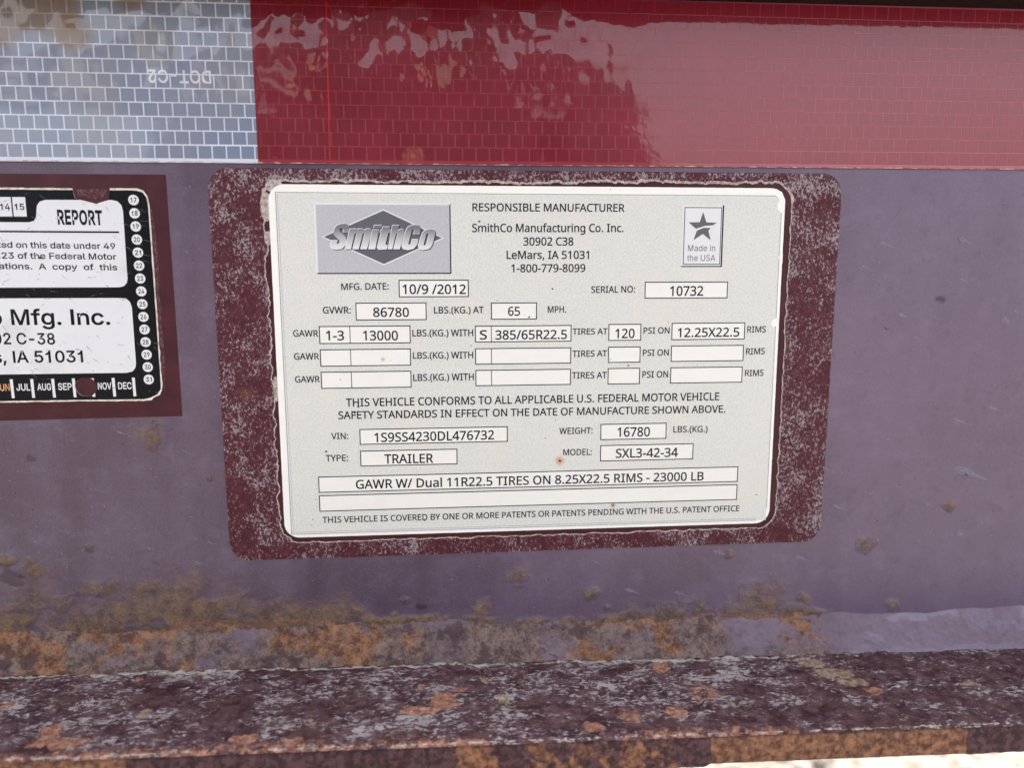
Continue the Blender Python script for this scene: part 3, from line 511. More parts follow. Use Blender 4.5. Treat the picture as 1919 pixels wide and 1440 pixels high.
def web_mat(name, rough, spec, lo_, hi_, right, oc):
    m = Mat(name, rough, spec)
    strk = m.noise(.11, 3, .55, (1, 1, .16), off=3)
    low = m.noise(.021, 3, .5, off=8)
    c = m.mix(m.ramp(m.math('ADD', m.math('MULTIPLY', strk, .46), m.math('MULTIPLY', low, .54)), .32, .68), lo_, hi_)
    c = m.mix(m.ramp(m.math('ADD', m.axis(0), m.math('MULTIPLY', low, 120)), 0, 220, 0, .6), c, right)
    c = m.mix(m.ramp(m.noise(.16, 6, .68, (.8, 1, 1.1), off=24), .48, .74, 0, .26), c, lin(130, 116, 140))
    c = m.mix(m.ramp(m.noise(.24, 6, .66, off=44), .52, .76, 0, .42), c, lin(84, 62, 80))
    c = m.mix(m.ramp(m.noise(3.4, 3, .7, off=15), .42, .78, 0, .30), c, lin(142, 132, 154))
    c = m.mix(m.ramp(m.noise(2.2, 4, .75, off=71), .52, .80, 0, .40), c, lin(66, 50, 64))
    c, rust, och, n1, n2 = paint_layers(m, c, oc)
    m.base(c)
    m.rough(m.math('ADD', rough, m.math('MULTIPLY', m.math('MAXIMUM', rust, och), .4)))
    h = m.math('ADD', m.math('MULTIPLY', m.math('MAXIMUM', rust, och), m.noise(1.1, 6, .74, off=9)), m.math('MULTIPLY', m.noise(.7, 4, .65), .10))
    m.bump(h, 1.0, .0010)
    return m
m_web = web_mat('faded_maroon_paint', .30, .5, lin(74, 56, 72), lin(98, 82, 102), lin(118, 102, 126), (lin(84, 64, 54), lin(150, 120, 80)))
m_bead = web_mat('chalky_weld_paint', .6, .3, lin(94, 78, 90), lin(122, 106, 118), lin(128, 112, 126), (lin(82, 62, 62), lin(158, 136, 122)))

m_fl = Mat('worn_flange_paint', .7, .2)
fa = m_fl.noise(.85, 5, .72, (.55, 1, 1), off=3, dist=.6)
fb = m_fl.noise(.16, 4, .6, (.6, 1, 1), off=12)
den = m_fl.math('ADD', m_fl.math('ADD', fa, m_fl.math('MULTIPLY', m_fl.math('SUBTRACT', fb, .5), .62)), m_fl.math('MULTIPLY', m_fl.attr('pale'), .06))
c = m_fl.mix(m_fl.ramp(m_fl.noise(.25, 4, .6, off=52), .35, .7), lin(66, 38, 44), lin(108, 80, 84))
c = m_fl.mix(m_fl.ramp(den, .49, .55, 0, .6), c, lin(120, 102, 108))
c = m_fl.mix(m_fl.ramp(den, .565, .62, 0, .95), c, lin(178, 168, 166))
c = m_fl.mix(m_fl.ramp(m_fl.noise(.07, 5, .7, off=36), .48, .66, 0, .5), c, lin(92, 64, 58))
n1 = m_fl.noise(.45, 5, .7, off=21); n2 = m_fl.noise(.6, 5, .65, off=77)
tan = m_fl.ramp(m_fl.math('ADD', m_fl.attr('ochre'), m_fl.math('MULTIPLY', m_fl.math('SUBTRACT', n1, .5), 2.0)), .3, .8, 0, .8)
c = m_fl.mix(tan, c, m_fl.mix(m_fl.ramp(n2, .4, .65), lin(138, 112, 92), lin(188, 166, 140)))
rust = m_fl.ramp(m_fl.math('ADD', m_fl.attr('rust'), m_fl.math('MULTIPLY', m_fl.math('SUBTRACT', n1, .5), 2.2)), .38, .75, 0, .85)
c = m_fl.mix(rust, c, m_fl.mix(m_fl.ramp(n2, .35, .7), lin(136, 90, 74), lin(204, 150, 124)))
wear = m_fl.ramp(m_fl.math('ADD', m_fl.attr('wear'), m_fl.math('MULTIPLY', m_fl.math('SUBTRACT', m_fl.noise(.7, 4, .75, (.5, 1, 1), off=90), .5), 3.0)), .45, .85, 0, .8)
c = m_fl.mix(wear, c, lin(205, 196, 182))
m_fl.base(c)
m_fl.bump(m_fl.math('ADD', fa, m_fl.math('MULTIPLY', rust, .35)), .9, .0010)

m_face = Mat('rusted_flange_edge', .65, .3)
n1 = m_face.noise(.22, 6, .68, off=2); n2 = m_face.noise(.45, 6, .66, off=7)
c = m_face.mix(m_face.ramp(n2, .4, .62), lin(54, 32, 38), lin(92, 64, 70))
c = m_face.mix(m_face.ramp(m_face.math('ADD', m_face.attr('rust'), m_face.math('MULTIPLY', m_face.math('SUBTRACT', n1, .5), 1.8)), .38, .6, 0, 1), c,
               m_face.mix(m_face.ramp(n2, .35, .68), lin(82, 54, 46), lin(158, 112, 84)))
c = m_face.mix(m_face.ramp(m_face.noise(.22, 4, .7, (1, 1, .6), off=63), .64, .69, 0, .8), c, lin(74, 66, 68))
m_face.base(c); m_face.bump(n2, .7, .0008)

m_dark = Mat('black_brown_flange', .8, .2)
m_dark.base(m_dark.mix(m_dark.ramp(m_dark.noise(.3, 4), .4, .7), lin(26, 14, 16), lin(44, 24, 20)))

m_maroon = Mat('unfaded_maroon_paint', .42, .3)
c = m_maroon.mix(m_maroon.ramp(m_maroon.noise(.12, 3, .5), .35, .7), lin(62, 20, 30), lin(76, 28, 40))
c = m_maroon.mix(m_maroon.ramp(m_maroon.noise(1.2, 4, .7, off=8), .62, .85, 0, .35), c, lin(112, 84, 92))
m_maroon.base(c); m_maroon.bump(m_maroon.noise(.8, 3), .15, .0003)

m_film = Mat('perished_clear_film', .55, .25)
sa = m_film.noise(1.5, 3, .6, (1.25, 1, .85), off=14, dist=.5)
sb = m_film.noise(.085, 4, .65, off=33)
topz = m_film.ramp(m_film.axis(2), Z0 * 1000 + 50, Z0 * 1000 + 60, 0, .035)
sd_ = m_film.math('ADD', m_film.math('ADD', sa, m_film.math('MULTIPLY', m_film.math('SUBTRACT', sb, .5), .62)), topz)
c = m_film.mix(m_film.ramp(m_film.noise(.5, 3, off=61), .35, .7), lin(74, 28, 38), lin(88, 40, 52))
c = m_film.mix(m_film.ramp(sd_, .515, .58, 0, .45), c, lin(128, 108, 116))
c = m_film.mix(m_film.ramp(sd_, .565, .67, 0, .85), c, lin(158, 150, 153))
c = m_film.mix(m_film.ramp(m_film.math('ADD', m_film.spot(-80, -2, 0, 6), m_film.math('MULTIPLY', m_film.math('SUBTRACT', m_film.noise(1.3, 4, .7), .5), 1.2)), .45, 1.2, 0, .5), c, lin(124, 88, 60))
m_film.base(c); m_film.bump(sa, .35, .0003)

m_rim = Mat('bleached_film_edge', .6, .3)
m_rim.base(m_rim.mix(m_rim.ramp(m_rim.noise(1.0, 3), .35, .65), lin(150, 134, 132), lin(196, 188, 180)))

m_sheet = Mat('white_vinyl', .42, .45)
c = m_sheet.mix(m_sheet.ramp(m_sheet.noise(.10, 4, .65, off=2), .5, .8, 0, .5), lin(247, 248, 243), lin(234, 226, 206))
c = m_sheet.mix(m_sheet.ramp(m_sheet.noise(2.2, 3, .6, off=19), .66, .8, 0, .45), c, lin(176, 170, 160))
m_sheet.base(c)

m_print = Mat('speckled_grey_print', .45, .4)
c = m_print.mix(m_print.ramp(m_print.noise(2.4, 2, .7, off=4), .3, .7), lin(205, 209, 206), lin(230, 232, 227))
c = m_print.mix(m_print.ramp(m_print.noise(.06, 4, .6, off=9), .4, .75, 0, .5), c, lin(226, 222, 212))
c = m_print.mix(m_print.ramp(m_print.noise(.9, 3, .6, off=50), .67, .80, 0, .35), c, lin(160, 156, 150))
for x, z, r in ((15.0, -24.54, 2.2), (32.15, -39.5, 1.3)):
    c = m_print.mix(m_print.math('MULTIPLY', m_print.spot(x, z, .2, r), m_print.ramp(m_print.noise(1.5, 3), .2, .6, .35, 1)), c, lin(206, 150, 104))
m_print.base(c)

m_box = Mat('white_field_print', .45, .4)
c = m_box.mix(m_box.ramp(m_box.noise(.12, 4, .65, off=5), .5, .8, 0, .45), lin(240, 241, 236), lin(236, 231, 217))
c = m_box.mix(m_box.ramp(m_box.noise(1.1, 3, .6, off=18), .68, .82, 0, .3), c, lin(170, 166, 160))
c = m_box.mix(m_box.spot(-39.0, 8.1, .1, 1.0), c, lin(222, 200, 172))
m_box.base(c)

def ink(name, rgb, var=0.25, rough=.45):
    m = Mat(name, rough, .4)
    a = lin(*rgb); b = tuple(min(1, x * 1.5 + .008) for x in a[:3]) + (1,)
    m.b.inputs['Specular IOR Level'].default_value = .15
    m.base(m.mix(m.ramp(m.noise(1.6, 3, .6), .45, .75, 0, var * 2), a, b))
    return m
m_ink = ink('black_print', (26, 28, 38))
m_line = ink('black_rule_print', (22, 24, 34))
m_fine = ink('grey_rule_print', (118, 120, 132))
m_inkgrey = ink('grey_print', (88, 88, 94))
m_black = ink('black_label_ink', (12, 13, 20), .2, .3)
m_panel = Mat('white_label_panel', .35, .45)
c = m_panel.mix(m_panel.ramp(m_panel.noise(.09, 4, .6, off=6), .5, .8, 0, .6), lin(226, 228, 232), lin(208, 208, 212))
c = m_panel.mix(m_panel.ramp(m_panel.noise(1.0, 3, .6, off=40), .70, .84, 0, .3), c, lin(160, 156, 156))
m_panel.base(c)
m_white = Mat('white_print', .4, .4); m_white.base(lin(228, 230, 232))
m_cream = Mat('yellowed_vinyl_edge', .5, .4); m_cream.base(m_cream.mix(m_cream.ramp(m_cream.noise(.6, 3), .4, .65), lin(232, 230, 222), lin(206, 194, 168)))
m_month = Mat('rust_stained_print', .5, .4); m_month.base(m_month.mix(m_month.ramp(m_month.noise(.7, 3), .35, .6), lin(206, 120, 50), lin(228, 190, 150)))
m_logo = Mat('grey_logo_print', .45, .4)
m_logo.base(m_logo.mix(m_logo.ramp(m_logo.noise(2.6, 2, .7), .3, .7), lin(178, 180, 185), lin(198, 200, 204)))
m_diam = Mat('dark_grey_logo_print', .45, .4)
m_diam.base(m_diam.mix(m_diam.ramp(m_diam.noise(2.6, 2, .7), .3, .7), lin(88, 89, 96), lin(104, 105, 112)))
m_word = Mat('graded_grey_logo_print', .45, .4)
m_word.base(m_word.mix(m_word.ramp(m_word.math('ADD', m_word.axis(2), m_word.math('MULTIPLY', m_word.noise(2.5, 2), .8)), Z0 * 1000 + 41.6, Z0 * 1000 + 47.2, 0, 1, False), lin(226, 227, 230), lin(120, 121, 127)))
m_speck = ink('dirt', (70, 62, 58), .5)
m_rustspeck = ink('rust_grain', (96, 48, 22), .5)

def tape_coat(m):
    """clear film over the tape: smooth, with shallow waves"""
    m.b.inputs['Coat Weight'].default_value = 1.0
    m.b.inputs['Coat Roughness'].default_value = 0.03
    m.b.inputs['Coat IOR'].default_value = 1.55
    big = m.noise(.062, 2.0, .42, (1.2, 1, .9), off=3)
    fade = m.ramp(m.axis(0), -10, 62, 1.0, .03)
    up = m.ramp(m.axis(2), Z0 * 1000 + 76, Z0 * 1000 + 98, .05, 1.0)
    amt = m.math('MULTIPLY', fade, up)
    fine = m.noise(.5, 3, .5, off=12)
    hgt = m.math('ADD', m.math('MULTIPLY', m.math('MULTIPLY', big, amt), 1.0), m.math('MULTIPLY', fine, .006))
    m.bump(hgt, 1.0, .0040, 'Coat Normal')
def tapemat(name, c0, c1, rough=.5, haze=(200, 190, 195)):
    m = Mat(name, rough, .3)
    c = m.mix(m.ramp(m.noise(.05, 4, .6, off=5), .35, .7), lin(*c0), lin(*c1))
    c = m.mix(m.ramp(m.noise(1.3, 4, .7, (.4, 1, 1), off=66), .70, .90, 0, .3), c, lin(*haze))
    if name == 'red_reflector_film':      # sky reflection on the right, painted into the red
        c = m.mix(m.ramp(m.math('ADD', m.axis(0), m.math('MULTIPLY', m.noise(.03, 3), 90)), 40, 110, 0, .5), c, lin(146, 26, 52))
    if name == 'red_seal_lines':  # pink of the reflected sky painted into the right-hand lines too
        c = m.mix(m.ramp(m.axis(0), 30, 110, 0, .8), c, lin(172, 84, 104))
    tape_coat(m)
    return m, c
m_wline, c = tapemat('white_seal_lines', (212, 220, 238), (196, 198, 208)); 
def tan_patches(m, c):  # tan and grey-brown patches at the upper left of the silver segment
    for (x, z, a, b) in ((-126, 105.5, 4, 14), (-139, 103, 4, 13), (-120, 99, 2, 9), (-104, 110, 2, 9)):
        f = m.math('ADD', m.spot(x, z, a, b), m.math('MULTIPLY', m.math('SUBTRACT', m.noise(.25, 3), .5), .8))
        c = m.mix(m.ramp(f, .35, 1.0, 0, .72), c, lin(128, 102, 68))
    f = m.math('ADD', m.spot(-98, 96, 3, 12), m.math('MULTIPLY', m.math('SUBTRACT', m.noise(.25, 3), .5), 1.2))
    c = m.mix(m.ramp(f, .4, 1.1, 0, .4), c, lin(140, 132, 118))
    return c
m_wline.base(tan_patches(m_wline, c))
m_wcell, c = tapemat('silver_reflector_film', (122, 132, 156), (132, 136, 150), .38)
m_wcell.base(tan_patches(m_wcell, c))
def red_stain(m, c):
    f = m.math('ADD', m.math('ADD', m.math('MULTIPLY', m.spot(-28.7, 67.0, 2.6, 4.6), .5), m.math('MULTIPLY', m.spot(-28.7, 67.4, .2, .9), .5)), m.math('MULTIPLY', m.math('SUBTRACT', m.noise(.7, 4), .5), .8))
    return m.mix(m.ramp(f, .2, .9, 0, .75), c, lin(160, 84, 66))
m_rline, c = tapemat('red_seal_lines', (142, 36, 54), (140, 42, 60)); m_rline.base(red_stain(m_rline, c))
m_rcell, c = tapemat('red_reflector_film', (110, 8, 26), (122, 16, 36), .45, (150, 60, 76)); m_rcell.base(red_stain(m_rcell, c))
m_rthread, c = tapemat('bright_red_line', (214, 24, 48), (200, 20, 44)); m_rthread.base(c)
m_dot, c = tapemat('pale_tape_print', (214, 216, 222), (204, 206, 214)); m_dot.base(c)
m_tedge = Mat('worn_tape_edge', .6, .3)
m_tedge.base(m_tedge.mix(m_tedge.ramp(m_tedge.noise(.35, 4, .7, (1, 1, .4)), .42, .62), lin(150, 70, 76), lin(206, 170, 146)))
m_wedge = Mat('worn_white_tape_edge', .6, .3)
m_wedge.base(m_wedge.mix(m_wedge.ramp(m_wedge.noise(.35, 4, .7, (1, 1, .4)), .42, .62), lin(170, 160, 158), lin(222, 216, 208)))

# ------------------------------------------------------------------ ground
m_gr = Mat('pale_gravel', .9, .2)
c = m_gr.mix(m_gr.ramp(m_gr.noise(.02, 5, .7), .35, .65), lin(86, 79, 72), lin(134, 127, 116))
c = m_gr.mix(m_gr.ramp(m_gr.noise(.09, 4, .7, off=5), .5, .7), c, lin(160, 152, 142))
m_gr.base(c); m_gr.bump(m_gr.noise(.06, 5, .7), .8, .01)
me = bpy.data.meshes.new('gravel_ground')
S = 1500.0
me.from_pydata([(-S, -S, 0), (S, -S, 0), (S, S, 0), (-S, S, 0)], [], [(0, 1, 2, 3)])
g = bpy.data.objects.new('gravel_ground', me); me.materials.append(m_gr.m); col.objects.link(g)
g['kind'] = 'structure'
m_st = Mat('gravel_stone', .85, .2)
oi = m_st.t.nodes.new('ShaderNodeAttribute'); oi.attribute_name = 'tone'
m_st.base(m_st.mix(oi.outputs['Fac'], lin(96, 86, 78), lin(178, 170, 160)))
V, F, T = [], [], []
ico = [(0, 0, 1), (.9, 0, .3), (.28, .85, .3), (-.72, .53, .3), (-.72, -.53, .3), (.28, -.85, .3), (.72, .53, -.3), (-.28, .85, -.3), (-.9, 0, -.3), (-.28, -.85, -.3), (.72, -.53, -.3), (0, 0, -1)]
icf = [(0, 1, 2), (0, 2, 3), (0, 3, 4), (0, 4, 5), (0, 5, 1), (1, 6, 2), (2, 7, 3), (3, 8, 4), (4, 9, 5), (5, 10, 1), (6, 7, 2), (7, 8, 3), (8, 9, 4), (9, 10, 5), (10, 6, 1), (6, 11, 7), (7, 11, 8), (8, 11, 9), (9, 11, 10), (10, 11, 6)]
for i in range(7000):
    x = rnd.uniform(-1.6, 3.2); y = rnd.uniform(.3, 4.5); r = rnd.uniform(.006, .02)
    a = rnd.uniform(0, 6.28); ca, sa_ = math.cos(a), math.sin(a); sx, sy, sz = r * rnd.uniform(.8, 1.5), r, r * rnd.uniform(.5, .9)
    n = len(V)
    for p in ico:
        q = (p[0] * sx * rnd.uniform(.85, 1.1), p[1] * sy * rnd.uniform(.85, 1.1), p[2] * sz)
        V.append((x + q[0] * ca - q[1] * sa_, y + q[0] * sa_ + q[1] * ca, sz * .4 + q[2]))
    F += [(a_ + n, b_ + n, c_ + n) for a_, b_, c_ in icf]; T += [rnd.random()] * 12
me = bpy.data.meshes.new('gravel_stones'); me.from_pydata(V, [], F); me.materials.append(m_st.m)
at = me.attributes.new('tone', 'FLOAT', 'POINT'); at.data.foreach_set('value', T)
o = bpy.data.objects.new('gravel_stones', me); col.objects.link(o)
o['kind'] = 'stuff'; o['label'] = 'loose pale gravel stones on the ground under the beam'; o['category'] = 'gravel'

# ------------------------------------------------------------------ the trailer's steel beam
beam = root('trailer_beam', 'faded maroon steel trailer beam with rusty weld and bottom flange, carrying the labels and tape', 'beam', 0, 0, -99)
def zf(x): return -89.0 - 0.0208 * x        # top of the lower flange
SPOTS = [ (-108.1,-12.9,4.6,4.6,'y'),(-91.9,-27.5,0.9,0.9,'o'),(-128.0,-48.2,1.4,1.4,'y'),(2.5,-62.7,4.1,4.1,'y'),(-9.6,-72.5,2.9,2.9,'c'),(25.6,-68.9,2.4,2.4,'c'),(-34.1,-68.8,1.3,1.3,'y'),(-37.9,-74.0,1.5,1.5,'y'),(31.2,-73.9,1.1,1.1,'c'),(117.5,-55.4,3.3,2.6,'y'),(71.0,-57.5,1.6,1.6,'y'),(145.9,-42.5,2.3,2.3,'c'),(83.4,-74.6,8.5,7.4,'y'),(83.2,-78.3,5.2,2.9,'c'),(98.0,-74.3,2.6,2.2,'y'),(128.7,-77.6,2.3,1.7,'y'),(-80.0,-2.0,3.7,4.7,'o'),(-145.2,-54.5,3.4,3.8,'y'),(-151.6,-57.1,4.3,3.3,'d'),(-152.8,-51.2,3.0,2.1,'y'),(-125.9,-60.7,6.2,3.1,'y'),(-104.2,-64.7,9.5,4.8,'y'),(-113.5,-62.1,4.7,3.8,'y'),(-142.3,-20.2,2.1,1.3,'d'),(-29.1,-71.2,2.4,1.2,'d'),(136.7,24.9,2.3,1.4,'d'),(150.6,-31.6,9.4,2.6,'s'),(142.6,43.8,3.2,1.6,'s'),(117.2,42.4,3.5,1.0,'s'),(111.0,35.5,2.6,0.9,'s'),(124.2,20.4,2.5,1.1,'s'),(129.8,13.1,2.2,0.5,'s'),(128.9,3.3,2.9,0.5,'s'),(147.1,-14.5,6.7,0.6,'s'),(38.2,-68.5,3.5,1.4,'s'),(54.6,-70.1,2.9,1.1,'s'),(67.2,-56.4,3.2,1.6,'s'),(95.3,-59.4,2.9,1.5,'s'),(143.8,31.3,2.1,0.7,'s'),(159.5,18.5,2.6,2.2,'s'),(107.1,-42.3,3.7,0.9,'s'),(138.4,-42.3,1.9,0.9,'s'),(157.8,-10.2,2.8,1.1,'s'),(-116.3,-13.0,2.7,0.5,'s'),(-97.1,-54.1,1.6,0.5,'s'),(-68.0,-66.5,5.5,0.5,'s'),(-111.0,-49.0,1.1,0.5,'s'),(150.6,-52.8,2.7,1.9,'s'),(-117.6,96.6,0.1,0.1,'t') ]
FSPOTS = [ (-125.5,34.7,4.0,5.1,'o'),(-143.6,20.1,1.9,2.1,'o'),(-121.2,39.4,8.1,2.3,'o'),(-22.4,26.3,3.5,5.2,'o'),(-29.1,30.6,5.6,2.1,'o'),(-17.5,20.5,2.6,1.4,'o'),(-28.8,18.1,1.2,1.5,'o'),(46.1,9.9,3.1,4.4,'o'),(18.7,40.1,2.5,2.6,'o'),(43.7,34.7,3.4,2.3,'o'),(54.7,25.5,5.3,4.4,'p'),(63.9,23.7,1.6,1.4,'p'),(-58.3,33.3,0.9,0.9,'o'),(-4.7,25.1,2.4,3.2,'t'),(-9.9,15.0,1.5,2.4,'t'),(-103.9,27.4,1.9,2.6,'t'),(29.8,36.2,3.7,3.5,'p'),(107.5,27.0,2.6,2.2,'o'),(99.6,16.5,7.4,3.7,'t'),(103.4,22.3,5.5,2.3,'t'),(95.5,10.8,4.8,2.6,'t'),(139.8,24.9,3.0,1.7,'t'),(20.5,20.8,1.2,1.4,'t'),(-113.2,9.2,1.1,1.5,'o'),(-15.3,45.6,6.0,2.0,'o'),(-74.1,39.9,4.2,1.8,'o'),(-61.2,42.5,2.9,1.8,'o') ]
def axis_steps(a, b, step, lo, hi, coarse):
    core = np.arange(a, b + step * .5, step)
    return np.concatenate([np.arange(lo, a - coarse * .5, coarse), core, np.arange(core[-1] + coarse, hi, coarse)])
xs = axis_steps(-172, 196, .7, -420, 480, 9.0)
zs = np.concatenate([np.arange(-96, -38, .6), np.arange(-38, 68, .9), np.arange(68, 240, 8.0)])
X, Zg = np.meshgrid(xs, zs)
def masks(X, Z, spots):
    jx = (fbm(X * .22, Z * .22, 3, 5, .65) - .5) * 7; jz = (fbm(X * .22, Z * .22, 13, 5, .65) - .5) * 7
    m = {k: np.zeros_like(X) for k in ('rust', 'ochre', 'pale', 'dark')}
    for x, z, a, b, k in spots:
        sc = min(1.0, min(a, b) / 4)
        tilt = -.18 * (X - x) if k == 's' else 0
        q = np.sqrt(((X + jx * sc - x) / a) ** 2 + ((Z + jz * sc - z - tilt) / b) ** 2)
        v = np.clip(1.25 - q, 0, 1)
        if k == 'y': m['ochre'] = np.maximum(m['ochre'], .72 * np.sqrt(v))
        elif k == 'c':
            m['ochre'] = np.maximum(m['ochre'], .75 * np.sqrt(v)); m['rust'] = np.maximum(m['rust'], .95 * np.clip(1.3 - q * 2.6, 0, 1)); m['dark'] = np.maximum(m['dark'], .4 * np.clip(1 - abs(q * 2.6 - 1.3) * 2, 0, 1))
        elif k in 'op': m['rust'] = np.maximum(m['rust'], (1.0 if k == 'o' else .62) * sstep(0, .5, v))
        elif k == 's': m['pale'] = np.maximum(m['pale'], .55 * sstep(0, 1.0, v))
        elif k == 'd': m['dark'] = np.maximum(m['dark'], .9 * sstep(0, .6, v))
        elif k == 't': m['ochre'] = np.maximum(m['ochre'], .9 * sstep(0, .6, v))
    return m
def bead_top(x):                            # upper toe of the weld bead
    return -76.6 - .020 * x + (fbm(x * .045, x * 0, 41, 3) - .5) * 4.0
# height of the rust front above the bead along x (read off the photograph)
rx = np.array([-420, -150, -130, -112, -100, -80, -66, -52, -44, -30, 0, 30, 44, 60, 75, 92, 104, 480])
rh = np.array([20, 20, 18, 22, 24, 17, 8, 9, 2, 2, 2, 2, 7, 8, 5, 6, 1.0, 0.2])
H = np.interp(X, rx, rh) * (.55 + .9 * fbm(X * .09, Zg * .05, 61, 3))
toe = bead_top(X)
m = masks(X, Zg, SPOTS)
rel = (Zg - toe) / np.maximum(H, .5)
frnt = (1 - sstep(-.2, 1.5, rel)) * (1 - .95 * sstep(98, 112, X))
m['ochre'] = np.maximum(m['ochre'], .9 * frnt * (.45 + .55 * sstep(.3, .55, fbm(X * .16, Zg * .2, 65, 3))) )
nearb = (1 - sstep(.0, .28, rel)) * sstep(.42, .6, fbm(X * .06, Zg * .06, 77, 3)) * (H > 4)
m['rust'] = np.maximum(m['rust'], .75 * nearb)
m['dark'] = np.maximum(m['dark'], .62 * (1 - sstep(.0, .6, rel)) * sstep(.5, .62, fbm(X * .1, Zg * .13, 87, 3)) * (H > 4))
crust = np.clip(np.maximum(m['ochre'], m['rust']), 0, 1)
D = crust * (fbm(X * .8, Zg * .8, 5, 4, .6) * .55) + .10 * (fbm(X * .05, Zg * .05, 6, 2) - .5)
fr_ = sstep(60, 63, Zg); D = D * (1 - fr_)   # flat under the tape
for (x0, x1, z0, z1) in ((-92, 106, -57, 67), (-300, -95, -12, 66)):
    D = D * (1 - band(X, x0, x1, 1.5) * band(Zg, z0, z1, 1.5)) 
D = D - .02
V = np.stack([X.ravel(), D.ravel(), Zg.ravel()], 1)
web = grid_obj('web_plate', V, len(xs), len(zs), beam, m_web, m)
mesh_obj('web_back', [(-420, -.5, -97), (480, -.5, -103), (480, -.5, 236), (-420, -.5, 236), (-420, -8, -97), (480, -8, -103), (480, -8, 236), (-420, -8, 236)],
         [(0, 3, 7, 4), (1, 5, 6, 2), (3, 2, 6, 7), (4, 7, 6, 5)], beam, m_web)

# scuffs, chips and pits in the web's paint
m_scuff = Mat('scuffed_paint', .5, .4); m_scuff.base(m_scuff.mix(m_scuff.ramp(m_scuff.noise(2.5, 3), .35, .6), lin(100, 88, 108), lin(134, 124, 146)))
m_chip = Mat('bright_paint_chip', .5, .4); m_chip.base(lin(140, 132, 150))
m_pit = Mat('dark_paint_pit', .6, .3); m_pit.base(lin(56, 40, 50))
def clear(x, z, q=2): return not (-89 - q < x < 104 + q and -56 - q < z < 66) and not (x < -96.5 + q and z > -11 - q) and z < 64 - q and z > -74
def comet(x, z, L, w, ang):
    up_, lo_ = [], []
    for k in range(9):
        t = k / 8; hw = w * (math.sin(math.pi * min(1, t * 2.2)) ** .5 if t < .227 else (1 - (t - .227) / .773) ** 1.3) * rnd.uniform(.6, 1.2) + .02
        u = L * (t - .3); s_, c_ = math.sin(ang), math.cos(ang)
        up_.append((x + u * c_ - hw * s_, z + u * s_ + hw * c_)); lo_.append((x + u * c_ + hw * s_, z + u * s_ - hw * c_))
    return lo_ + up_[::-1]
def marks(name, shapes, mat, d=.07):
    V, T = [], []
    for c_ in shapes:
        v, t = fill([c_]); n = len(V); V += v; T += [(a + n, b + n, c + n) for a, b, c in t]
    o = solid(name, None, None, d, beam, mat, tri=(V, T)); o['kind'] = 'stuff'
sh = [comet(x, z, 1.7 * a, b * .5, R(-21)) for x, z, a, b, k in SPOTS if k == 's']
for _ in range(300):
    x, z = rnd.uniform(-170, 190), rnd.uniform(-76, 64)
    if clear(x, z): sh.append(comet(x, z, rnd.uniform(.5, 2.6) * rnd.choice((.5, 1, 1)), rnd.uniform(.06, .22), R(rnd.uniform(-38, -8))))
marks('scuff_marks', sh, m_scuff)
marks('paint_chips', [disc(x, z, rnd.uniform(.07, .2), 6) for x, z in [(rnd.uniform(-170, 190), rnd.uniform(-76, 64)) for _ in range(700)] if clear(x, z)], m_chip)
marks('paint_pits', [disc(x, z, rnd.uniform(.08, .26), 7, rnd.uniform(.08, .2)) for x, z in [(rnd.uniform(-170, 190), rnd.uniform(-76, 64)) for _ in range(360)] if clear(x, z)], m_pit)

def hair(cx, cz, r, a0, a1, w=.1):
    pts = [(R(a0 + (a1 - a0) * k / 12), w * math.sin(math.pi * (k + .3) / 12.6)) for k in range(13)]
    return [(cx + (r + q) * math.cos(a), cz + (r + q) * .6 * math.sin(a)) for a, q in pts] + [(cx + (r - q) * math.cos(a), cz + (r - q) * .6 * math.sin(a)) for a, q in pts[::-1]]
marks('stray_hairs', [hair(119.8, 16.4, 1.0, 170, 330, .16), hair(-104, -70, 1.2, 20, 150), hair(66, -66, 1.6, 100, 200, .05), hair(-12, -77, 1.1, 200, 320, .06)], m_pit, .12)

# weld bead: a fillet running along the foot of the web
bx = axis_steps(-172, 200, .5, -420, 480, 6.0)
nt = 40
tt = np.linspace(0, 1, nt)
BX, TT = np.meshgrid(bx, tt)
top = bead_top(BX) + .25
zfl = zf(BX)
legd = 5.0 + (fbm(BX * .10, BX * 0 + 3, 23, 3) - .5) * 2.2
ang = TT * math.pi / 2
rip = (fbm(BX * .16 + TT * .8, TT * 1.5, 31, 3) - .5) * 2.4 + (fbm(BX * .9, TT * 7, 33, 4, .6) - .5) * 1.6
# convex bead: quarter ellipse between the toe on the web and the toe on the flange, flattened
bulge = np.sin(ang * 2) * (.5 + rip * .55)
BD = legd * (1 - np.cos(ang)) * .55 + legd * TT * .45 + bulge * .9 - .12
BZ = top + (zfl - .05 - top) * (np.sin(ang) * .35 + TT * .65) + bulge * .5
bm = masks(BX, BZ * 1.0, [])
BXw = BX + (fbm(BX * .07, TT * 1.6, 71, 5, .6) - .5) * 26
pxr = lambda a, b, s=7: band(BXw, a, b, s)
warm = np.clip(pxr(-175, -136) + pxr(-134, -100) * .9 + pxr(-78, -50) * .9 + pxr(-52, -38) * .8 + pxr(-38, -28, 5) * .8 + pxr(-14, 10) * .75 + pxr(18, 40) * 1 + pxr(40, 58) * .9 + pxr(58, 70, 5) + pxr(90, 104, 5) * .9, 0, 1)
bm['rust'] = warm * (.15 + .75 * sstep(.38, .62, fbm(BX * .10, TT * 2.2, 51, 5, .6))) * (1 - pxr(92, 104, 3) * sstep(.5, .9, TT))
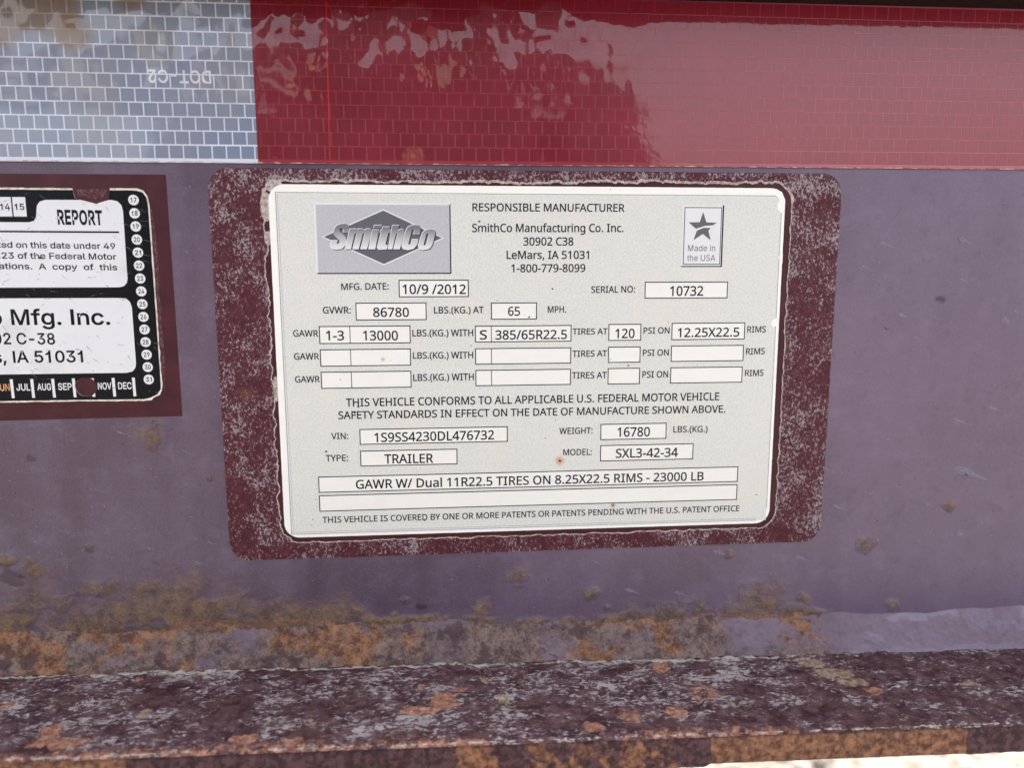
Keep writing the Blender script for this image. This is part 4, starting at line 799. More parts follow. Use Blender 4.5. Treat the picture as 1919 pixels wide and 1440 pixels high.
bm['ochre'] = np.clip(warm * .45 + .30 * (1 - sstep(45, 85, BXw)) + .35 * sstep(.4, .6, fbm(BX * .05, TT * 1.2, 57, 4)) * (BX < 100) + .8 * pxr(-175, -40, 6) * sstep(.35, .6, fbm(BX * .08, TT * 2, 55, 3)) + .5 * pxr(70, 110, 5) * sstep(.6, 1, TT), 0, 1)
bm['pale'] = .12 + .4 * (1 - sstep(.1, .45, TT)) * (fbm(BX * .05, TT, 58, 2) > .4) + .5 * pxr(104, 300, 5) * sstep(.45, .6, fbm(BX * .1, TT * 3, 59, 3))
V = np.stack([BX.ravel(), BD.ravel(), BZ.ravel()], 1)
bm['dark'] = .75 * sstep(.52, .66, fbm(BX * .22, TT * 3.2, 83, 5, .65)) * (1 - sstep(60, 110, BX))
grid_obj('weld_bead', V, len(bx), nt, beam, m_bead, {k: v for k, v in bm.items()})

# lower flange: top surface
fx = axis_steps(-176, 204, .7, -420, 480, 9.0)
fd = np.arange(2.0, 45.3, .6)
FX, FD = np.meshgrid(fx, fd)
fm = masks(FX, FD, FSPOTS)
fm['wear'] = (1 - sstep(.1, 1.0 + .9 * fbm(FX * .4, FX * 0, 29, 4, .7), abs(FD - (5.7 + .8 * (fbm(FX * .5, FX * 0, 27, 4, .7) - .5) + (fbm(FX * .1, FX * 0 + 3, 23, 3) - .5) * 2.2)))) * (.8 - .45 * sstep(95, 110, FX)) + .0
fm['wear'] = np.maximum(fm['wear'], .62 * (1 - sstep(.0, .9, abs(FD - 44.6))))
edge_r = sstep(38, 45, FD) * sstep(.38, .55, fbm(FX * .03, FD * .03, 91, 2))
fm['rust'] = np.maximum(fm['rust'], .62 * edge_r)
fm['pale'] = np.clip((fbm(FX * .035, FD * .05, 93, 3) - .42) * 4, -1.2, 1) - sstep(33, 44, FD) * .9
FZ = zf(FX) + (fbm(FX * .45, FD * .6, 95, 5, .62) - .5) * 1.7 * (1 - .7 * sstep(40, 45, FD)) + (fbm(FX * .04, FD * .06, 96, 2) - .5) * .8 * (1 - sstep(40, 45, FD)) + .35 * np.clip(fm['rust'], 0, 1) * fbm(FX * 1.2, FD * 1.2, 97, 3) * (1 - sstep(41, 44.5, FD))
FZ -= np.clip(FD - 43.6, 0, 9) ** 2 * .35
V = np.stack([FX.ravel(), FD.ravel(), FZ.ravel()], 1)
grid_obj('flange_top', V[::1], len(fx), len(fd), beam, m_fl, fm)
# front edge of the flange
ez_ = np.linspace(0, 1, 16)
EX, ET = np.meshgrid(fx, ez_)
thick = 9.2 + .55 * (1 - sstep(48.5, 50.5, EX)) - .25 * band(EX, 50, 125, .6) + (fbm(EX * .12, ET, 99, 3) - .5) * .5
EZ = zf(EX) - 1.15 - ET * (thick - 1.15)
ED = 45.0 + np.sin(ET * math.pi) ** .35 * .35 + (fbm(EX * .4, ET * 3, 98, 4) - .5) * .5 - .9 * (1 - sstep(0, .12, ET)) * .35
em = {'rust': np.clip(band(EX, 50.3, 124, .8) * .95 + .75 * band(EX, -19, -8, 3) + .8 * band(EX, -175, -100, 6) + .5 * band(EX, -2, 42, 4), 0, 1.2)}
V = np.stack([EX.ravel(), ED.ravel(), EZ.ravel()], 1)
grid_obj('flange_edge', V, len(fx), 16, beam, m_face, em)
mesh_obj('flange_underside', [(x, d, zf(x) - t) for x in (-420, 480) for d, t in ((45.0, 9.0), (-45, 9.0), (-45, 0), (-7, 0))],
         [(0, 4, 5, 1), (1, 5, 6, 2), (2, 6, 7, 3)], beam, m_face)

# overhanging upper flange, black-brown on every side
UZ = lambda x: 111.9 + .0045 * x
mesh_obj('upper_flange', [(x, d, UZ(x) + t) for x in (-420, 480) for d, t in ((.3, 0), (19.0, 0), (20.0, .8), (20.0, 9.2), (19, 10), (.3, 10))],
         [(i, (i + 1) % 6, (i + 1) % 6 + 6, i + 6) for i in range(6)] + [(5, 4, 3, 2, 1, 0), (6, 7, 8, 9, 10, 11)], beam, m_dark)

# ------------------------------------------------------------------ reflective tape
tape = root('reflective_tape', 'glossy reflective tape, silver at the left and red to the right, above the labels', 'tape', 0, 0, 65)
TB = -72.7                                  # colour boundary
def tz(x): return 65.08 + .0021 * x         # lower edge
def tapestrip(name, x0, x1, mat, t=.42):
    n = 90; V = []
    for i in range(n + 1):
        x = x0 + (x1 - x0) * i / n
        V += [(x, 0.02, tz(x)), (x, t, tz(x) + .02), (x, t, 111.7 + .0045 * x), (x, .02, 111.75 + .0045 * x)]
    F = []
    for i in range(n):
        a = i * 4; F += [(a, a + 4, a + 5, a + 1), (a + 1, a + 5, a + 6, a + 2), (a + 2, a + 6, a + 7, a + 3)]
    F += [(0, 1, 2, 3), (n * 4 + 3, n * 4 + 2, n * 4 + 1, n * 4)]
    return mesh_obj(name, V, F, tape, mat)
wseg = tapestrip('silver_segment', -300, TB, m_wline)
rseg = tapestrip('red_segment', TB + .02, 300, m_rline)
PX, PZ = 3.935, 3.79
def cellmesh(w, h, mat):
    me = bpy.data.meshes.new('reflector_cell')
    a, b, t = w / 2000, h / 2000, .00004
    me.from_pydata([(-a, 0, -b), (a, 0, -b), (a, 0, b), (-a, 0, b), (-a + .00005, -t, -b + .00005), (a - .00005, -t, -b + .00005), (a - .00005, -t, b - .00005), (-a + .00005, -t, b - .00005)], [],
                   [(4, 5, 6, 7), (0, 1, 5, 4), (1, 2, 6, 5), (2, 3, 7, 6), (3, 0, 4, 7)])
    me.materials.append(mat.m); return me
GW, GR = .36, .17                           # width of the seal lines
cells = []
for seg in (0, 1):
    for row in range(-1, 12):
        z = 67.8 + row * PZ + (.10 if row > 0 else 0)
        offx = -136.4 - .08 * row + (PX * .5 if row % 2 else 0) - PX / 2
        g_ = GW if seg == 0 else GR
        lo, hi = (-300, TB) if seg == 0 else (TB, 300)
        k0 = int((lo - offx) / PX) - 1; k1 = int((hi - offx) / PX) + 1
        for k in range(k0, k1 + 1):
            x = offx + k * PX
            a, b = max(x - PX / 2 + g_ / 2, lo), min(x + PX / 2 - g_ / 2, hi)
            if b - a < .3: continue
            zz = z + (tz(x) - tz(-100))
            h = PZ - g_
            if row < 0: h = .34; zz = 65.52 + tz(x) - 65.08
            if zz + h / 2 > 111.4 + .0045 * x: h2 = 111.4 + .0045 * x - (zz - h / 2); 
            else: h2 = h
            if h2 < .4: continue
            cells.append((seg, (a + b) / 2, zz - h / 2 + h2 / 2, b - a, h2))
cm = {}
def inview(c): return -158 < c[1] < 160
wc = [c for c in cells if c[0] == 0 and inview(c)]
rc = sorted([c for c in cells if c[0] == 1 and inview(c)], key=lambda c: c[1])
single = wc + rc[:max(0, 298 - len(wc))]
rest = [c for c in cells if c not in set(single)]
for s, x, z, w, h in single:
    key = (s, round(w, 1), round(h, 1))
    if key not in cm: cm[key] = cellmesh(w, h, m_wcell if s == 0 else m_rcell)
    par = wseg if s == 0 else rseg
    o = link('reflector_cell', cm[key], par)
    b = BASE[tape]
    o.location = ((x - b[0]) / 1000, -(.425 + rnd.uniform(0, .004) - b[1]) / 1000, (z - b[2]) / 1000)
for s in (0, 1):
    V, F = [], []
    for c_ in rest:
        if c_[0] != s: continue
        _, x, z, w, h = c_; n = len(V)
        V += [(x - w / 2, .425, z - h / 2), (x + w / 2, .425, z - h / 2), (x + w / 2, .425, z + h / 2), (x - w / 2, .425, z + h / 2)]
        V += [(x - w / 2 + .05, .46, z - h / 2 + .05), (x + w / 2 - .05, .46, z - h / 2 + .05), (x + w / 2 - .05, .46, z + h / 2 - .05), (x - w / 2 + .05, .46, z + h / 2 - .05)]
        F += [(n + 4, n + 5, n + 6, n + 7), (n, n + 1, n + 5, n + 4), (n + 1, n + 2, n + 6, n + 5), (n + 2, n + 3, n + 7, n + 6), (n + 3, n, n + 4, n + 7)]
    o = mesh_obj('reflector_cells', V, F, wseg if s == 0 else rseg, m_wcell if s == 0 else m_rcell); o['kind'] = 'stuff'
text('DOT-C2', -101.3, 86.5, -84.35, 86.5, 3.3, .475, wseg, m_dot, 'b', flip=True, track=.03)
solid('red_line', [[(-52.62, 66.0), (-52.40, 66.0), (-51.80, 111.6), (-52.02, 111.6)]], None, .48, rseg, m_rthread)
for x0, x1, mat, par, nm in ((-170, TB, m_wedge, wseg, 'worn_edge'), (TB, 190, m_tedge, rseg, 'worn_edge')):
    up_, lo_ = [], []
    x = x0
    while x < x1:
        wob = float(fbm(np.array(x * .5), np.array(2.0), 7, 3))
        lo_.append((x, tz(x) + .03)); up_.append((x, tz(x) + .12 + .42 * max(0, wob - .2)))
        x += .7
    solid(nm, [lo_ + up_[::-1]], None, .49, par, mat)

# ------------------------------------------------------------------ certification label
cert = root('certification_label', 'large silver and white trailer certification label inside a speckled maroon film border', 'label', 6.7, 0, -47)
solid('paint_patch', [rrect(-87.1, -53.9, 101.6, 63.7, 6)], -.01, .03, beam, m_maroon)
X0, X1, ZB, ZT = -70.35, 83.86, -47.0, 59.2
lab = rrect(X0, ZB, X1, ZT, 4.6, 9)
def gapfn(p):
    x, z = p
    g = 1.25; a = .75
    if x > 80: g = 2.0; a = .55
    elif z > 57: g = .75 + .5 * (x > 20); a = .9
    elif x < -68: g = 1.15; a = 1.3
    else: g = 1.5; a = .55
    return a, g
inner = ragged(lab, .28, .7, .38, 11, 1.3, gapfn)
# keep the film clear of the sheet except where it still touches it
outer = ragged(rrect(-87.1, -53.9, 101.7, 63.6, (6, 6, 7, 6), 8), .5, .16, .6, 5)
film = solid('film_border', [outer], .03, .16, cert, m_film, holes=[inner, ragged([(99.3, 2.0), (102.4, 1.6), (102.4, 3.0), (100.2, 3.1)], .3, .3, 1, 3)])
def offs(c, dist):
    n = len(c); s = 1 if area(c) > 0 else -1; out = []
    for i, p in enumerate(c):
        a, b = c[i - 2], c[(i + 2) % n]; tx, tz_ = b[0] - a[0], b[1] - a[1]; L = math.hypot(tx, tz_) or 1
        dd = dist * (.45 + 1.1 * float(fbm(np.array(p[0] * .7), np.array(p[1] * .7), 19, 2)))
        if p[1] > 55: dd *= 2.0
        if p[0] < -68 and p[1] > 10: dd *= 1.2
        out.append((p[0] + s * tz_ / L * dd, p[1] - s * tx / L * dd))
    return out
solid('film_edge', [offs(inner, .34)], .05, .2, cert, m_rim, holes=[inner])
# tongues of film that still reach the sheet at the left
for (cx, cz, w, h, sd0) in ((-71.2, 53.0, 1.7, 4.2, 3), (-71.0, 43.9, 1.1, 2.0, 4), (-70.9, -.5, 1.0, 3.8, 5), (-68.6, 58.4, 2.6, 1.8, 6)):
    solid('film_edge', [ragged(disc(cx, cz, w, 26, h), .5, .5, .6, sd0)], .05, .19, cert, m_rim)
sheet = solid('label_sheet', [ragged(lab, .6, .05, .8, 3)], .03, .34, cert, m_sheet)
pa = solid('print_area', [rect(-68.25, -45.95, 82.75, 56.85)], None, .352, cert, m_print)
for x0, z0, x1, z1 in ((-68.28, 56.85, 80.9, 57.0), (-68.40, -45.9, -68.22, 57.0), (82.75, -42, 82.9, 52.0), (-68.3, -46.0, 79.5, -45.85), (-68.0, -45.35, 79.5, -45.27), (-67.75, -45.2, -67.68, 56.4)):
    solid('border_rule', [rect(x0, z0, x1, z1)], None, .362, cert, m_fine)
for L in [[(79.37, 58.9), (81.33, 57.97), (81.49, 56.68), (82.14, 55.61), (81.41, 54.74), (81.59, 53.02), (82.67, 51.72), (83.83, 52.38), (83.82, 55.84), (82.7, 57.98), (80.82, 59.04)], [(83.0, 39.49), (82.73, 38.39), (83.11, 37.29), (82.75, 36.18), (83.35, 35.39), (83.94, 36.63), (83.92, 39.49)], [(82.64, 19.74), (81.43, 18.76), (81.38, 17.77), (82.19, 16.72), (83.09, 17.39), (83.37, 19.2)]]:
    solid('worn_patch', [ragged(L, .4, .15, 1, 8)], None, .39, cert, m_sheet)
DB, DO, DT = .362, .372, .382
TXT = [
    ('MFG. DATE:', -50.59, 28.90, -36.70, 28.98, 1.91),
    ('10/9 /2012', -32.68, 27.68, -13.86, 27.60, 2.74),
    ('GVWR:', -56.19, 22.03, -48.04, 21.98, 1.92),
    ('86780', -41.52, 20.94, -30.90, 20.87, 2.67),
    ('LBS.(KG.) AT', -23.47, 21.82, -8.52, 21.81, 1.94),
    ('65', -1.20, 21.02, 2.45, 21.00, 2.62),
    ('GAWR', -65.11, 15.23, -57.77, 15.17, 1.89),
    ('1-3', -55.57, 14.07, -50.26, 14.02, 2.76),
    ('13000', -44.72, 13.97, -34.33, 13.87, 2.77),
    ('LBS.(KG.) WITH', -30.04, 15.00, -11.77, 14.93, 1.96),
    ('S', -9.81, 13.90, -7.61, 13.88, 2.72),
    ('GAWR', -65.16, 8.37, -57.79, 8.28, 1.90),
    ('LBS.(KG.) WITH', -30.05, 8.22, -11.84, 8.18, 1.93),
    ('RESPONSIBLE MANUFACTURER', -11.67, 51.89, 34.03, 51.95, 2.25),
    ('SmithCo Manufacturing Co. Inc.', -11.82, 45.84, 33.80, 45.97, 2.36),
    ('30902 C38', 3.42, 41.94, 18.60, 41.96, 2.34),
    ('LeMars, IA 51031', -1.59, 37.97, 23.38, 37.96, 2.34),
    ('1-800-779-8099', -0.21, 34.02, 22.32, 34.07, 2.32),
    ('SERIAL NO:', 24.19, 27.75, 37.77, 27.83, 1.97),
    ('10732', 48.67, 26.77, 59.16, 26.81, 2.87),
    ('MPH.', 10.90, 21.82, 16.59, 21.83, 1.93),
    ('385/65R22.5', -5.10, 13.81, 16.88, 13.78, 2.73),
    ('TIRES AT', 18.57, 15.10, 29.46, 15.09, 1.82),
    ('120', 31.88, 13.87, 37.96, 13.86, 2.81),
    ('PSI ON', 40.70, 15.17, 48.92, 15.19, 1.88),
    ('12.25X22.5', 51.48, 14.00, 71.19, 14.05, 2.74),
    ('RIMS', 73.70, 15.25, 79.73, 15.29, 1.90),
    ('TIRES AT', 18.60, 8.24, 29.44, 8.25, 1.87),
    ('PSI ON', 40.64, 8.30, 48.90, 8.30, 1.89),
    ('RIMS', 73.60, 8.34, 79.74, 8.41, 1.92),
    ('GAWR', -65.16, 1.45, -57.84, 1.43, 1.88),
    ('LBS.(KG.) WITH', -30.11, 1.43, -11.72, 1.44, 2.04),
    ('TIRES AT', 18.51, 1.49, 29.49, 1.45, 1.94),
    ('PSI ON', 40.67, 1.40, 48.86, 1.45, 2.01),
    ('RIMS', 73.59, 1.49, 79.66, 1.52, 1.92),
    ('THIS VEHICLE CONFORMS TO ALL APPLICABLE U.S. FEDERAL MOTOR VEHICLE', -50.40, -6.11, 65.56, -6.04, 2.40),
    ('SAFETY STANDARDS IN EFFECT ON THE DATE OF MANUFACTURE SHOWN ABOVE.', -52.82, -9.94, 67.75, -10.07, 2.31),
    ('VIN:', -55.16, -16.13, -50.09, -16.14, 1.89),
    ('1S9SS4230DL476732', -42.28, -17.30, -5.62, -17.18, 2.79),
    ('TYPE:', -57.07, -23.00, -50.32, -23.02, 1.95),
    ('TRAILER', -39.40, -24.10, -24.44, -24.19, 2.82),
    ('WEIGHT:', 14.72, -15.96, 25.24, -16.01, 1.92),
    ('16780', 33.11, -17.17, 43.57, -17.22, 2.88),
    ('LBS.(KG.)', 51.05, -16.15, 62.20, -16.27, 1.95),
    ('MODEL:', 16.02, -22.78, 25.12, -22.88, 1.94),
    ('SXL3-42-34', 32.75, -24.01, 52.81, -24.08, 2.85),
    ('GAWR W/ Dual 11R22.5 TIRES ON 8.25X22.5 RIMS - 23000 LB', -48.29, -31.90, 61.49, -32.06, 2.75),
    ('THIS VEHICLE IS COVERED BY ONE OR MORE PATENTS OR PATENTS PENDING WITH THE U.S. PATENT OFFICE', -58.78, -42.51, 73.71, -42.70, 1.90),
]
BOXES = [
    ('date', -33.7, 26.74, -13.05, 31.75), ('gvwr', -46.55, 19.93, -25.75, 25.05), ('mph', -6.27, 19.87, 7.54, 24.88),
    ('a', -57.48, 13.0, -30.65, 18.2), ('b', -11.2, 13.02, 18.19, 17.95), ('c', 29.8, 13.1, 39.93, 18.15), ('d', 49.62, 13.15, 72.9, 18.35),
    ('serial', 40.85, 26.0, 66.85, 30.98),
    ('a', -57.48, 6.2, -30.68, 11.25), ('b', -11.2, 6.25, 18.15, 11.1), ('c', 29.8, 6.28, 39.85, 11.15), ('d', 49.62, 6.35, 72.8, 11.3),
    ('a', -57.48, -.52, -30.68, 4.5), ('b', -11.15, -.4, 18.15, 4.45), ('c', 29.8, -.47, 39.85, 4.5), ('d', 49.62, -.47, 72.7, 4.5),
    ('vin', -46.6, -18.0, -1.45, -13.25), ('type', -46.6, -24.8, -17.1, -20.0), ('weight', 27.8, -18.1, 48.8, -13.1), ('model', 27.82, -24.98, 57.72, -19.9),
    ('l', -59.5, -32.8, 72.7, -27.85), ('l', -59.5, -38.8, 72.7, -33.75)]
box_objs = []
for n_, x0, z0, x1, z1 in BOXES:
    f = solid('field_box', [rect(x0, z0, x1, z1)], None, DB, cert, m_box)
    a, b = ring(x0 - .08, z0 - .08, x1 + .08, z1 + .08, .29)
    divs = {'a': -48.5, 'b': -6.29}
    solid('outline', a, None, DO, f, m_line, holes=b)
    if n_ in divs: solid('divider', [rect(divs[n_] - .11, z0 + .17, divs[n_] + .11, z1 - .17)], None, DO, f, m_line)
    box_objs.append((x0, z0, x1, z1, f))
for t_, xl, zl, xr, zr, cap in TXT:
    par = cert
    for x0, z0, x1, z1, f in box_objs:
        if x0 < (xl + xr) / 2 < x1 and z0 - 1.5 < zl + cap / 2 < z1: par = f
    text(t_, xl, zl, xr, zr, cap, DT, par, m_ink)
# the g of "Manufacturing" has lost its tail in print: cover strip
# maker's panel
lg = solid('logo_panel', [rect(-57.1, 33.8, -18.4, 53.6)], None, DB, cert, m_logo)
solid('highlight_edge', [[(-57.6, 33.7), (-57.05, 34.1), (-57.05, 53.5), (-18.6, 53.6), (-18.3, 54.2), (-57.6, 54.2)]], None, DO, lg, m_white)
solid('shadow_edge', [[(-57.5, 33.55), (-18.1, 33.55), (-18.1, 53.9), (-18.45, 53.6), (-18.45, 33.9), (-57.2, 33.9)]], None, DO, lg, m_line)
solid('diamond_edge', [[(-37.7, 52.35), (-55.7, 44.3), (-37.95, 36.1), (-20.1, 44.05)]], None, DO - .004, lg, m_white)
solid('diamond', [[(-37.7, 51.94), (-55.09, 44.32), (-37.95, 36.48), (-20.75, 44.08)]], None, DO, lg, m_diam)
WORD = [
    [[(-50.28,47.96),(-48.92,48.19),(-47.99,47.86),(-47.53,47.34),(-47.97,45.48),(-49.53,45.47),(-49.29,46.51),(-49.90,46.86),(-50.50,46.51),(-50.42,45.78),(-48.84,44.33),(-48.52,43.29),(-48.99,41.83),(-50.01,40.83),(-51.69,40.57),(-52.93,40.82),(-53.43,41.41),(-53.34,42.14),(-52.74,43.28),(-51.07,43.28),(-51.46,42.35),(-51.12,41.99),(-50.54,42.39),(-50.41,43.04),(-51.86,44.53),(-52.30,45.57),(-51.77,46.92),(-51.12,47.64)]],
    [[(-47.51,46.62),(-45.43,46.63),(-45.54,46.38),(-44.80,46.69),(-43.86,46.67),(-43.34,46.34),(-42.39,46.72),(-41.49,46.64),(-41.15,46.01),(-41.23,45.56),(-42.78,40.75),(-44.57,40.75),(-43.17,45.22),(-43.48,45.43),(-43.84,45.17),(-45.15,40.75),(-46.87,40.74),(-45.47,45.21),(-45.78,45.42),(-46.18,45.17),(-47.40,40.74),(-49.07,40.74)]],
    [[(-40.93,46.39),(-39.05,46.40),(-40.36,40.75),(-42.25,40.75)], [(-40.37,47.72),(-38.17,47.73),(-38.40,46.86),(-40.65,46.85)]],
    [[(-37.97,47.23),(-35.87,47.24),(-36.10,46.34),(-35.58,46.34),(-35.81,45.51),(-36.40,45.51),(-37.33,42.26),(-37.17,41.89),(-36.64,41.95),(-36.92,40.75),(-39.10,40.58),(-39.68,40.83),(-39.76,41.32),(-38.44,45.50),(-38.86,45.50),(-38.63,46.33),(-38.21,46.34)]],
    [[(-35.12,47.70),(-33.12,47.71),(-33.58,46.14),(-32.62,46.67),(-31.88,46.50),(-31.65,45.83),(-33.18,40.76),(-34.98,40.76),(-33.67,45.10),(-33.92,45.37),(-34.24,45.09),(-35.40,40.75),(-36.57,40.75)]],
    [[(-29.85,47.61),(-28.79,47.87),(-27.52,47.77),(-26.80,47.00),(-27.26,45.01),(-29.06,45.00),(-28.72,46.26),(-29.14,46.57),(-29.57,46.15),(-30.65,42.38),(-30.40,41.85),(-29.87,42.17),(-29.47,43.64),(-27.65,43.64),(-28.06,42.07),(-29.15,40.84),(-30.86,40.49),(-32.23,40.80),(-32.53,41.43),(-32.52,42.06),(-31.32,46.04),(-30.71,47.09)]],
    [[(-25.01,46.44),(-23.73,46.63),(-22.88,46.28),(-22.64,45.65),(-22.92,44.39),(-23.60,42.07),(-24.47,40.91),(-26.39,40.49),(-27.45,40.70),(-27.76,41.44),(-27.63,42.28),(-26.51,45.32),(-25.86,46.06)], [(-24.88,45.43),(-25.35,45.12),(-26.19,42.07),(-25.95,41.65),(-25.41,41.97),(-24.46,45.02)]],
]
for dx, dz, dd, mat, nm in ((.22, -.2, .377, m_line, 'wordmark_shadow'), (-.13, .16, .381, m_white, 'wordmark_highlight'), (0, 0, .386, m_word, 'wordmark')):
    V, T = [], []
    for li, cs in enumerate(WORD):
        cs = [[(x + dx, z + dz) for x, z in c] for c in cs]
        hole = [cs[1]] if li == 6 else []
        v, t = fill(cs[:1] if li == 6 else cs, hole)
        n = len(V); V += v; T += [(a + n, b + n, c + n) for a, b, c in t]
    solid(nm, None, None, dd, lg, mat, tri=(V, T))
# made-in emblem
emb = solid('emblem_panel', [rect(52.0, 35.8, 64.3, 54.0)], None, DB, cert, m_white)
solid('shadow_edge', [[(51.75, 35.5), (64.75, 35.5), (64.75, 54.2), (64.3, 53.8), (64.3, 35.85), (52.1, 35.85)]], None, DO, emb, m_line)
a, b = ring(52.45, 36.25, 64.1, 53.4, .22); solid('outline', a, None, DO + .004, emb, m_line, holes=b)
for L in [[(58.23, 52.03), (59.39, 48.9), (62.65, 48.82), (61.41, 48.04), (58.84, 47.86), (56.16, 46.99), (53.84, 48.88), (57.31, 48.98)], [(56.05, 46.3), (58.63, 47.3), (60.81, 47.22), (60.07, 46.44), (60.9, 43.54), (58.38, 45.48), (55.51, 43.57), (56.49, 46.43)]]:
    solid('star', [L], None, DT, emb, m_diam)
text('Made in', 53.9, 40.31, 62.44, 40.32, 1.82, DT, emb, m_inkgrey, 'i')
text('the USA', 53.73, 37.35, 62.56, 37.34, 1.83, DT, emb, m_inkgrey, 'i')
# specks of dirt
V, T = [], []
SP = [(-65.93, 49.56, .12), (-9.65, 48.9, .4), (5.19, 20.54, .45), (-12.46, 12.08, .28), (-4.47, 25.61, .22), (1.34, 50.19, .12), (12.32, 29.02, .35), (75.82, 27.54, .14), (80.5, 25.87, .16), (29.58, 58.44, .2), (18.81, 22.52, .12), (48.23, 18.9, .2), (-46.73, -6.35, .5), (-47.87, -8.03, .5), (-56.86, -19.92, .42), (-62.09, -43.15, .25), (-61.71, -41.21, .3), (-27.36, -42.6, .45), (-60.67, -35.01, .2), (-51.83, 2.14, .2), (13.54, -11.44, .25), (10.33, -17.13, .3), (47.46, -34.93, .2), (73.22, -35.64, .18), (79.22, -37.3, .3), (72.12, -4.44, .2), (52.09, -6.1, .2), (30.4, 7.3, .3), (36.2, 5.3, .35)]
SP += [(rnd.uniform(-67, 82), rnd.uniform(-46, 58), rnd.uniform(.05, .12)) for _ in range(150)]
for x, z, r in SP:
    n_ = 9; a0 = rnd.uniform(0, 3); q = rnd.uniform(1, 2.2)
    c_ = []
    for k in range(n_):
        a = 2 * math.pi * k / n_; rr = r * rnd.uniform(.5, 1.15)
        u, v_ = rr * math.cos(a), rr * math.sin(a) / q
        c_.append((x + u * math.cos(a0) - v_ * math.sin(a0), z + u * math.sin(a0) + v_ * math.cos(a0)))
    v, t = fill([c_]); n = len(V); V += v; T += [(a + n, b + n, c + n) for a, b, c in t]
o = solid('dirt_specks', None, None, .40, cert, m_speck, tri=(V, T)); o['kind'] = 'stuff'
for x, z, r in ((15.0, -24.54, .32), (32.15, -39.5, .24), (-39.0, 8.1, .1)):
    solid('rust_grain', [ragged(disc(x, z, r, 10), .2, .1, 2, 4)], .36, .46, cert, m_rustspeck)

# ------------------------------------------------------------------ inspection label at the left
insp = root('inspection_label', 'worn black and white inspection label with numbered discs, at the left edge', 'label', -150, 0, -4)
solid('paint_patch', [[(-262, -9.6), (-98.5, -8.25), (-98.55, 61.6), (-262, 61.2)]], -.01, .03, beam, m_maroon)
hole = ragged(disc(-125.1, 1.0, 3.15, 30, 2.75), .3, .35, .5, 3)
tear = [(-124.18, 59.4), (-124.18, 57.32), (-123.67, 54.88), (-121.09, 54.16), (-119.2, 53.68), (-118.02, 53.34), (-116.78, 53.79), (-114.55, 54.45), (-114.08, 57.39), (-114.0, 59.4)]
body = [(-246, -3.2), (-125, -3.3), (-108.9, -3.45), (-106.9, -3.2), (-106.5, -2.6), (-104.6, -1.7), (-103.75, -.4), (-103.6, 1.5), (-103.55, 53.2), (-103.9, 55.6), (-104.9, 57.1), (-106.8, 57.7), (-246, 57.6)]
shv = solid('label_sheet', [ragged(body, .35, .20, .55, 9, -.02)], .03, .22, insp, m_cream, holes=[hole, tear])
ink_body = [(-246, -2.75), (-125, -2.85), (-109.2, -2.9), (-107.2, -2.5), (-105.2, -1.5), (-104.1, -.1), (-103.98, 1.5), (-103.95, 53.0), (-104.25, 55.2), (-105.1, 56.6), (-106.9, 57.15), (-246, 57.1)]
blk = solid('black_print', [ragged(ink_body, .35, .10, .6, 19)], None, .232, insp, m_black, holes=[hole, tear])
up = [(-240, 29.9), (-113.6, 29.9), (-112.2, 30.25), (-111.35, 31.2), (-111.1, 32.4), (-110.9, 51.4), (-111.2, 53.0), (-112.2, 54.1), (-113.7, 54.45), (-131.6, 54.4), (-133.2, 53.9), (-134.05, 52.8), (-134.3, 51.4), (-134.6, 49.6), (-135.2, 48.6), (-136.6, 48.2), (-240, 48.2)]
solid('report_panel', [up], None, .242, insp, m_panel, holes=[tear])
lo_ = [(-240, 4.95), (-113.4, 5.0), (-111.7, 5.4), (-110.8, 6.5), (-110.55, 8.0), (-110.5, 24.0), (-110.9, 25.7), (-111.9, 26.6), (-113.4, 26.85), (-240, 26.95)]
solid('maker_panel', [lo_], None, .242, insp, m_panel)
solid('rule', [[(-240, 45.7), (-112.4, 45.25), (-112.4, 45.75), (-240, 46.2)]], None, .252, insp, m_black)
D2 = .252
for k, n_ in enumerate(('15', '14', '13', '12')):
    x = -138.75 - k * 3.85
    p_ = solid('year_box', [rect(x - 1.75, 49.75, x + 1.72, 55.1)], None, .242, insp, m_panel)
    text(n_, x - 1.35, 51.6, x + 1.3, 51.6, 1.68, D2, p_, m_black, 'b')
text('REPORT', -128.84, 47.78, -116.69, 47.62, 3.74, D2, insp, m_black, 'h', track=.06)
text('inspected on this date under 49', -140.72, 41.1, -113.77, 40.74, 1.66, D2, insp, m_black, 'b', ref='on this date under 49')
text('393.23 of the Federal Motor', -140.53, 38.08, -113.70, 37.78, 1.66, D2, insp, m_black, 'b', ref='of the Federal Motor')
text('Regulations.  A  copy  of  this', -135.17, 35.05, -113.69, 34.75, 1.66, D2, insp, m_black, 'b', ref='A  copy  of  this')
text('SmithCo Mfg. Inc.', -144.01, 19.35, -116.82, 19.19, 4.3, D2, insp, m_black, 'b', ref='Mfg. Inc.')
text('30902 C-38', -143.09, 13.75, -132.54, 13.6, 3.15, D2, insp, m_black, 'b', ref='C-38')
text('LeMars, IA 51031', -144.58, 8.4, -125.23, 8.33, 3.3, D2, insp, m_black, 'b', ref='IA 51031')
mon = ['DEC', 'NOV', 'OCT', 'SEP', 'AUG', 'JUL', 'JUN', 'MAY', 'APR']
tick = [-111.55, -117.25, -123.1, -128.4, -134.15, -139.95, -145.6, -151.4, -157.2]
for k, n_ in enumerate(mon):
    x = tick[k]
    solid('tick', [ragged([(x - .42, -2.0), (x + .38, -2.0), (x + .32, 3.55), (x - .5, 3.55)], .4, .05, 1, k)], None, .242, insp, m_white, holes=[hole])
    if n_ == 'OCT': continue
    st_ = m_month if n_ in ('JUN', 'MAY') else m_white
    text(n_, x - 4.55, .22, x - .72, .2, 1.95, .242, insp, st_, 'b')
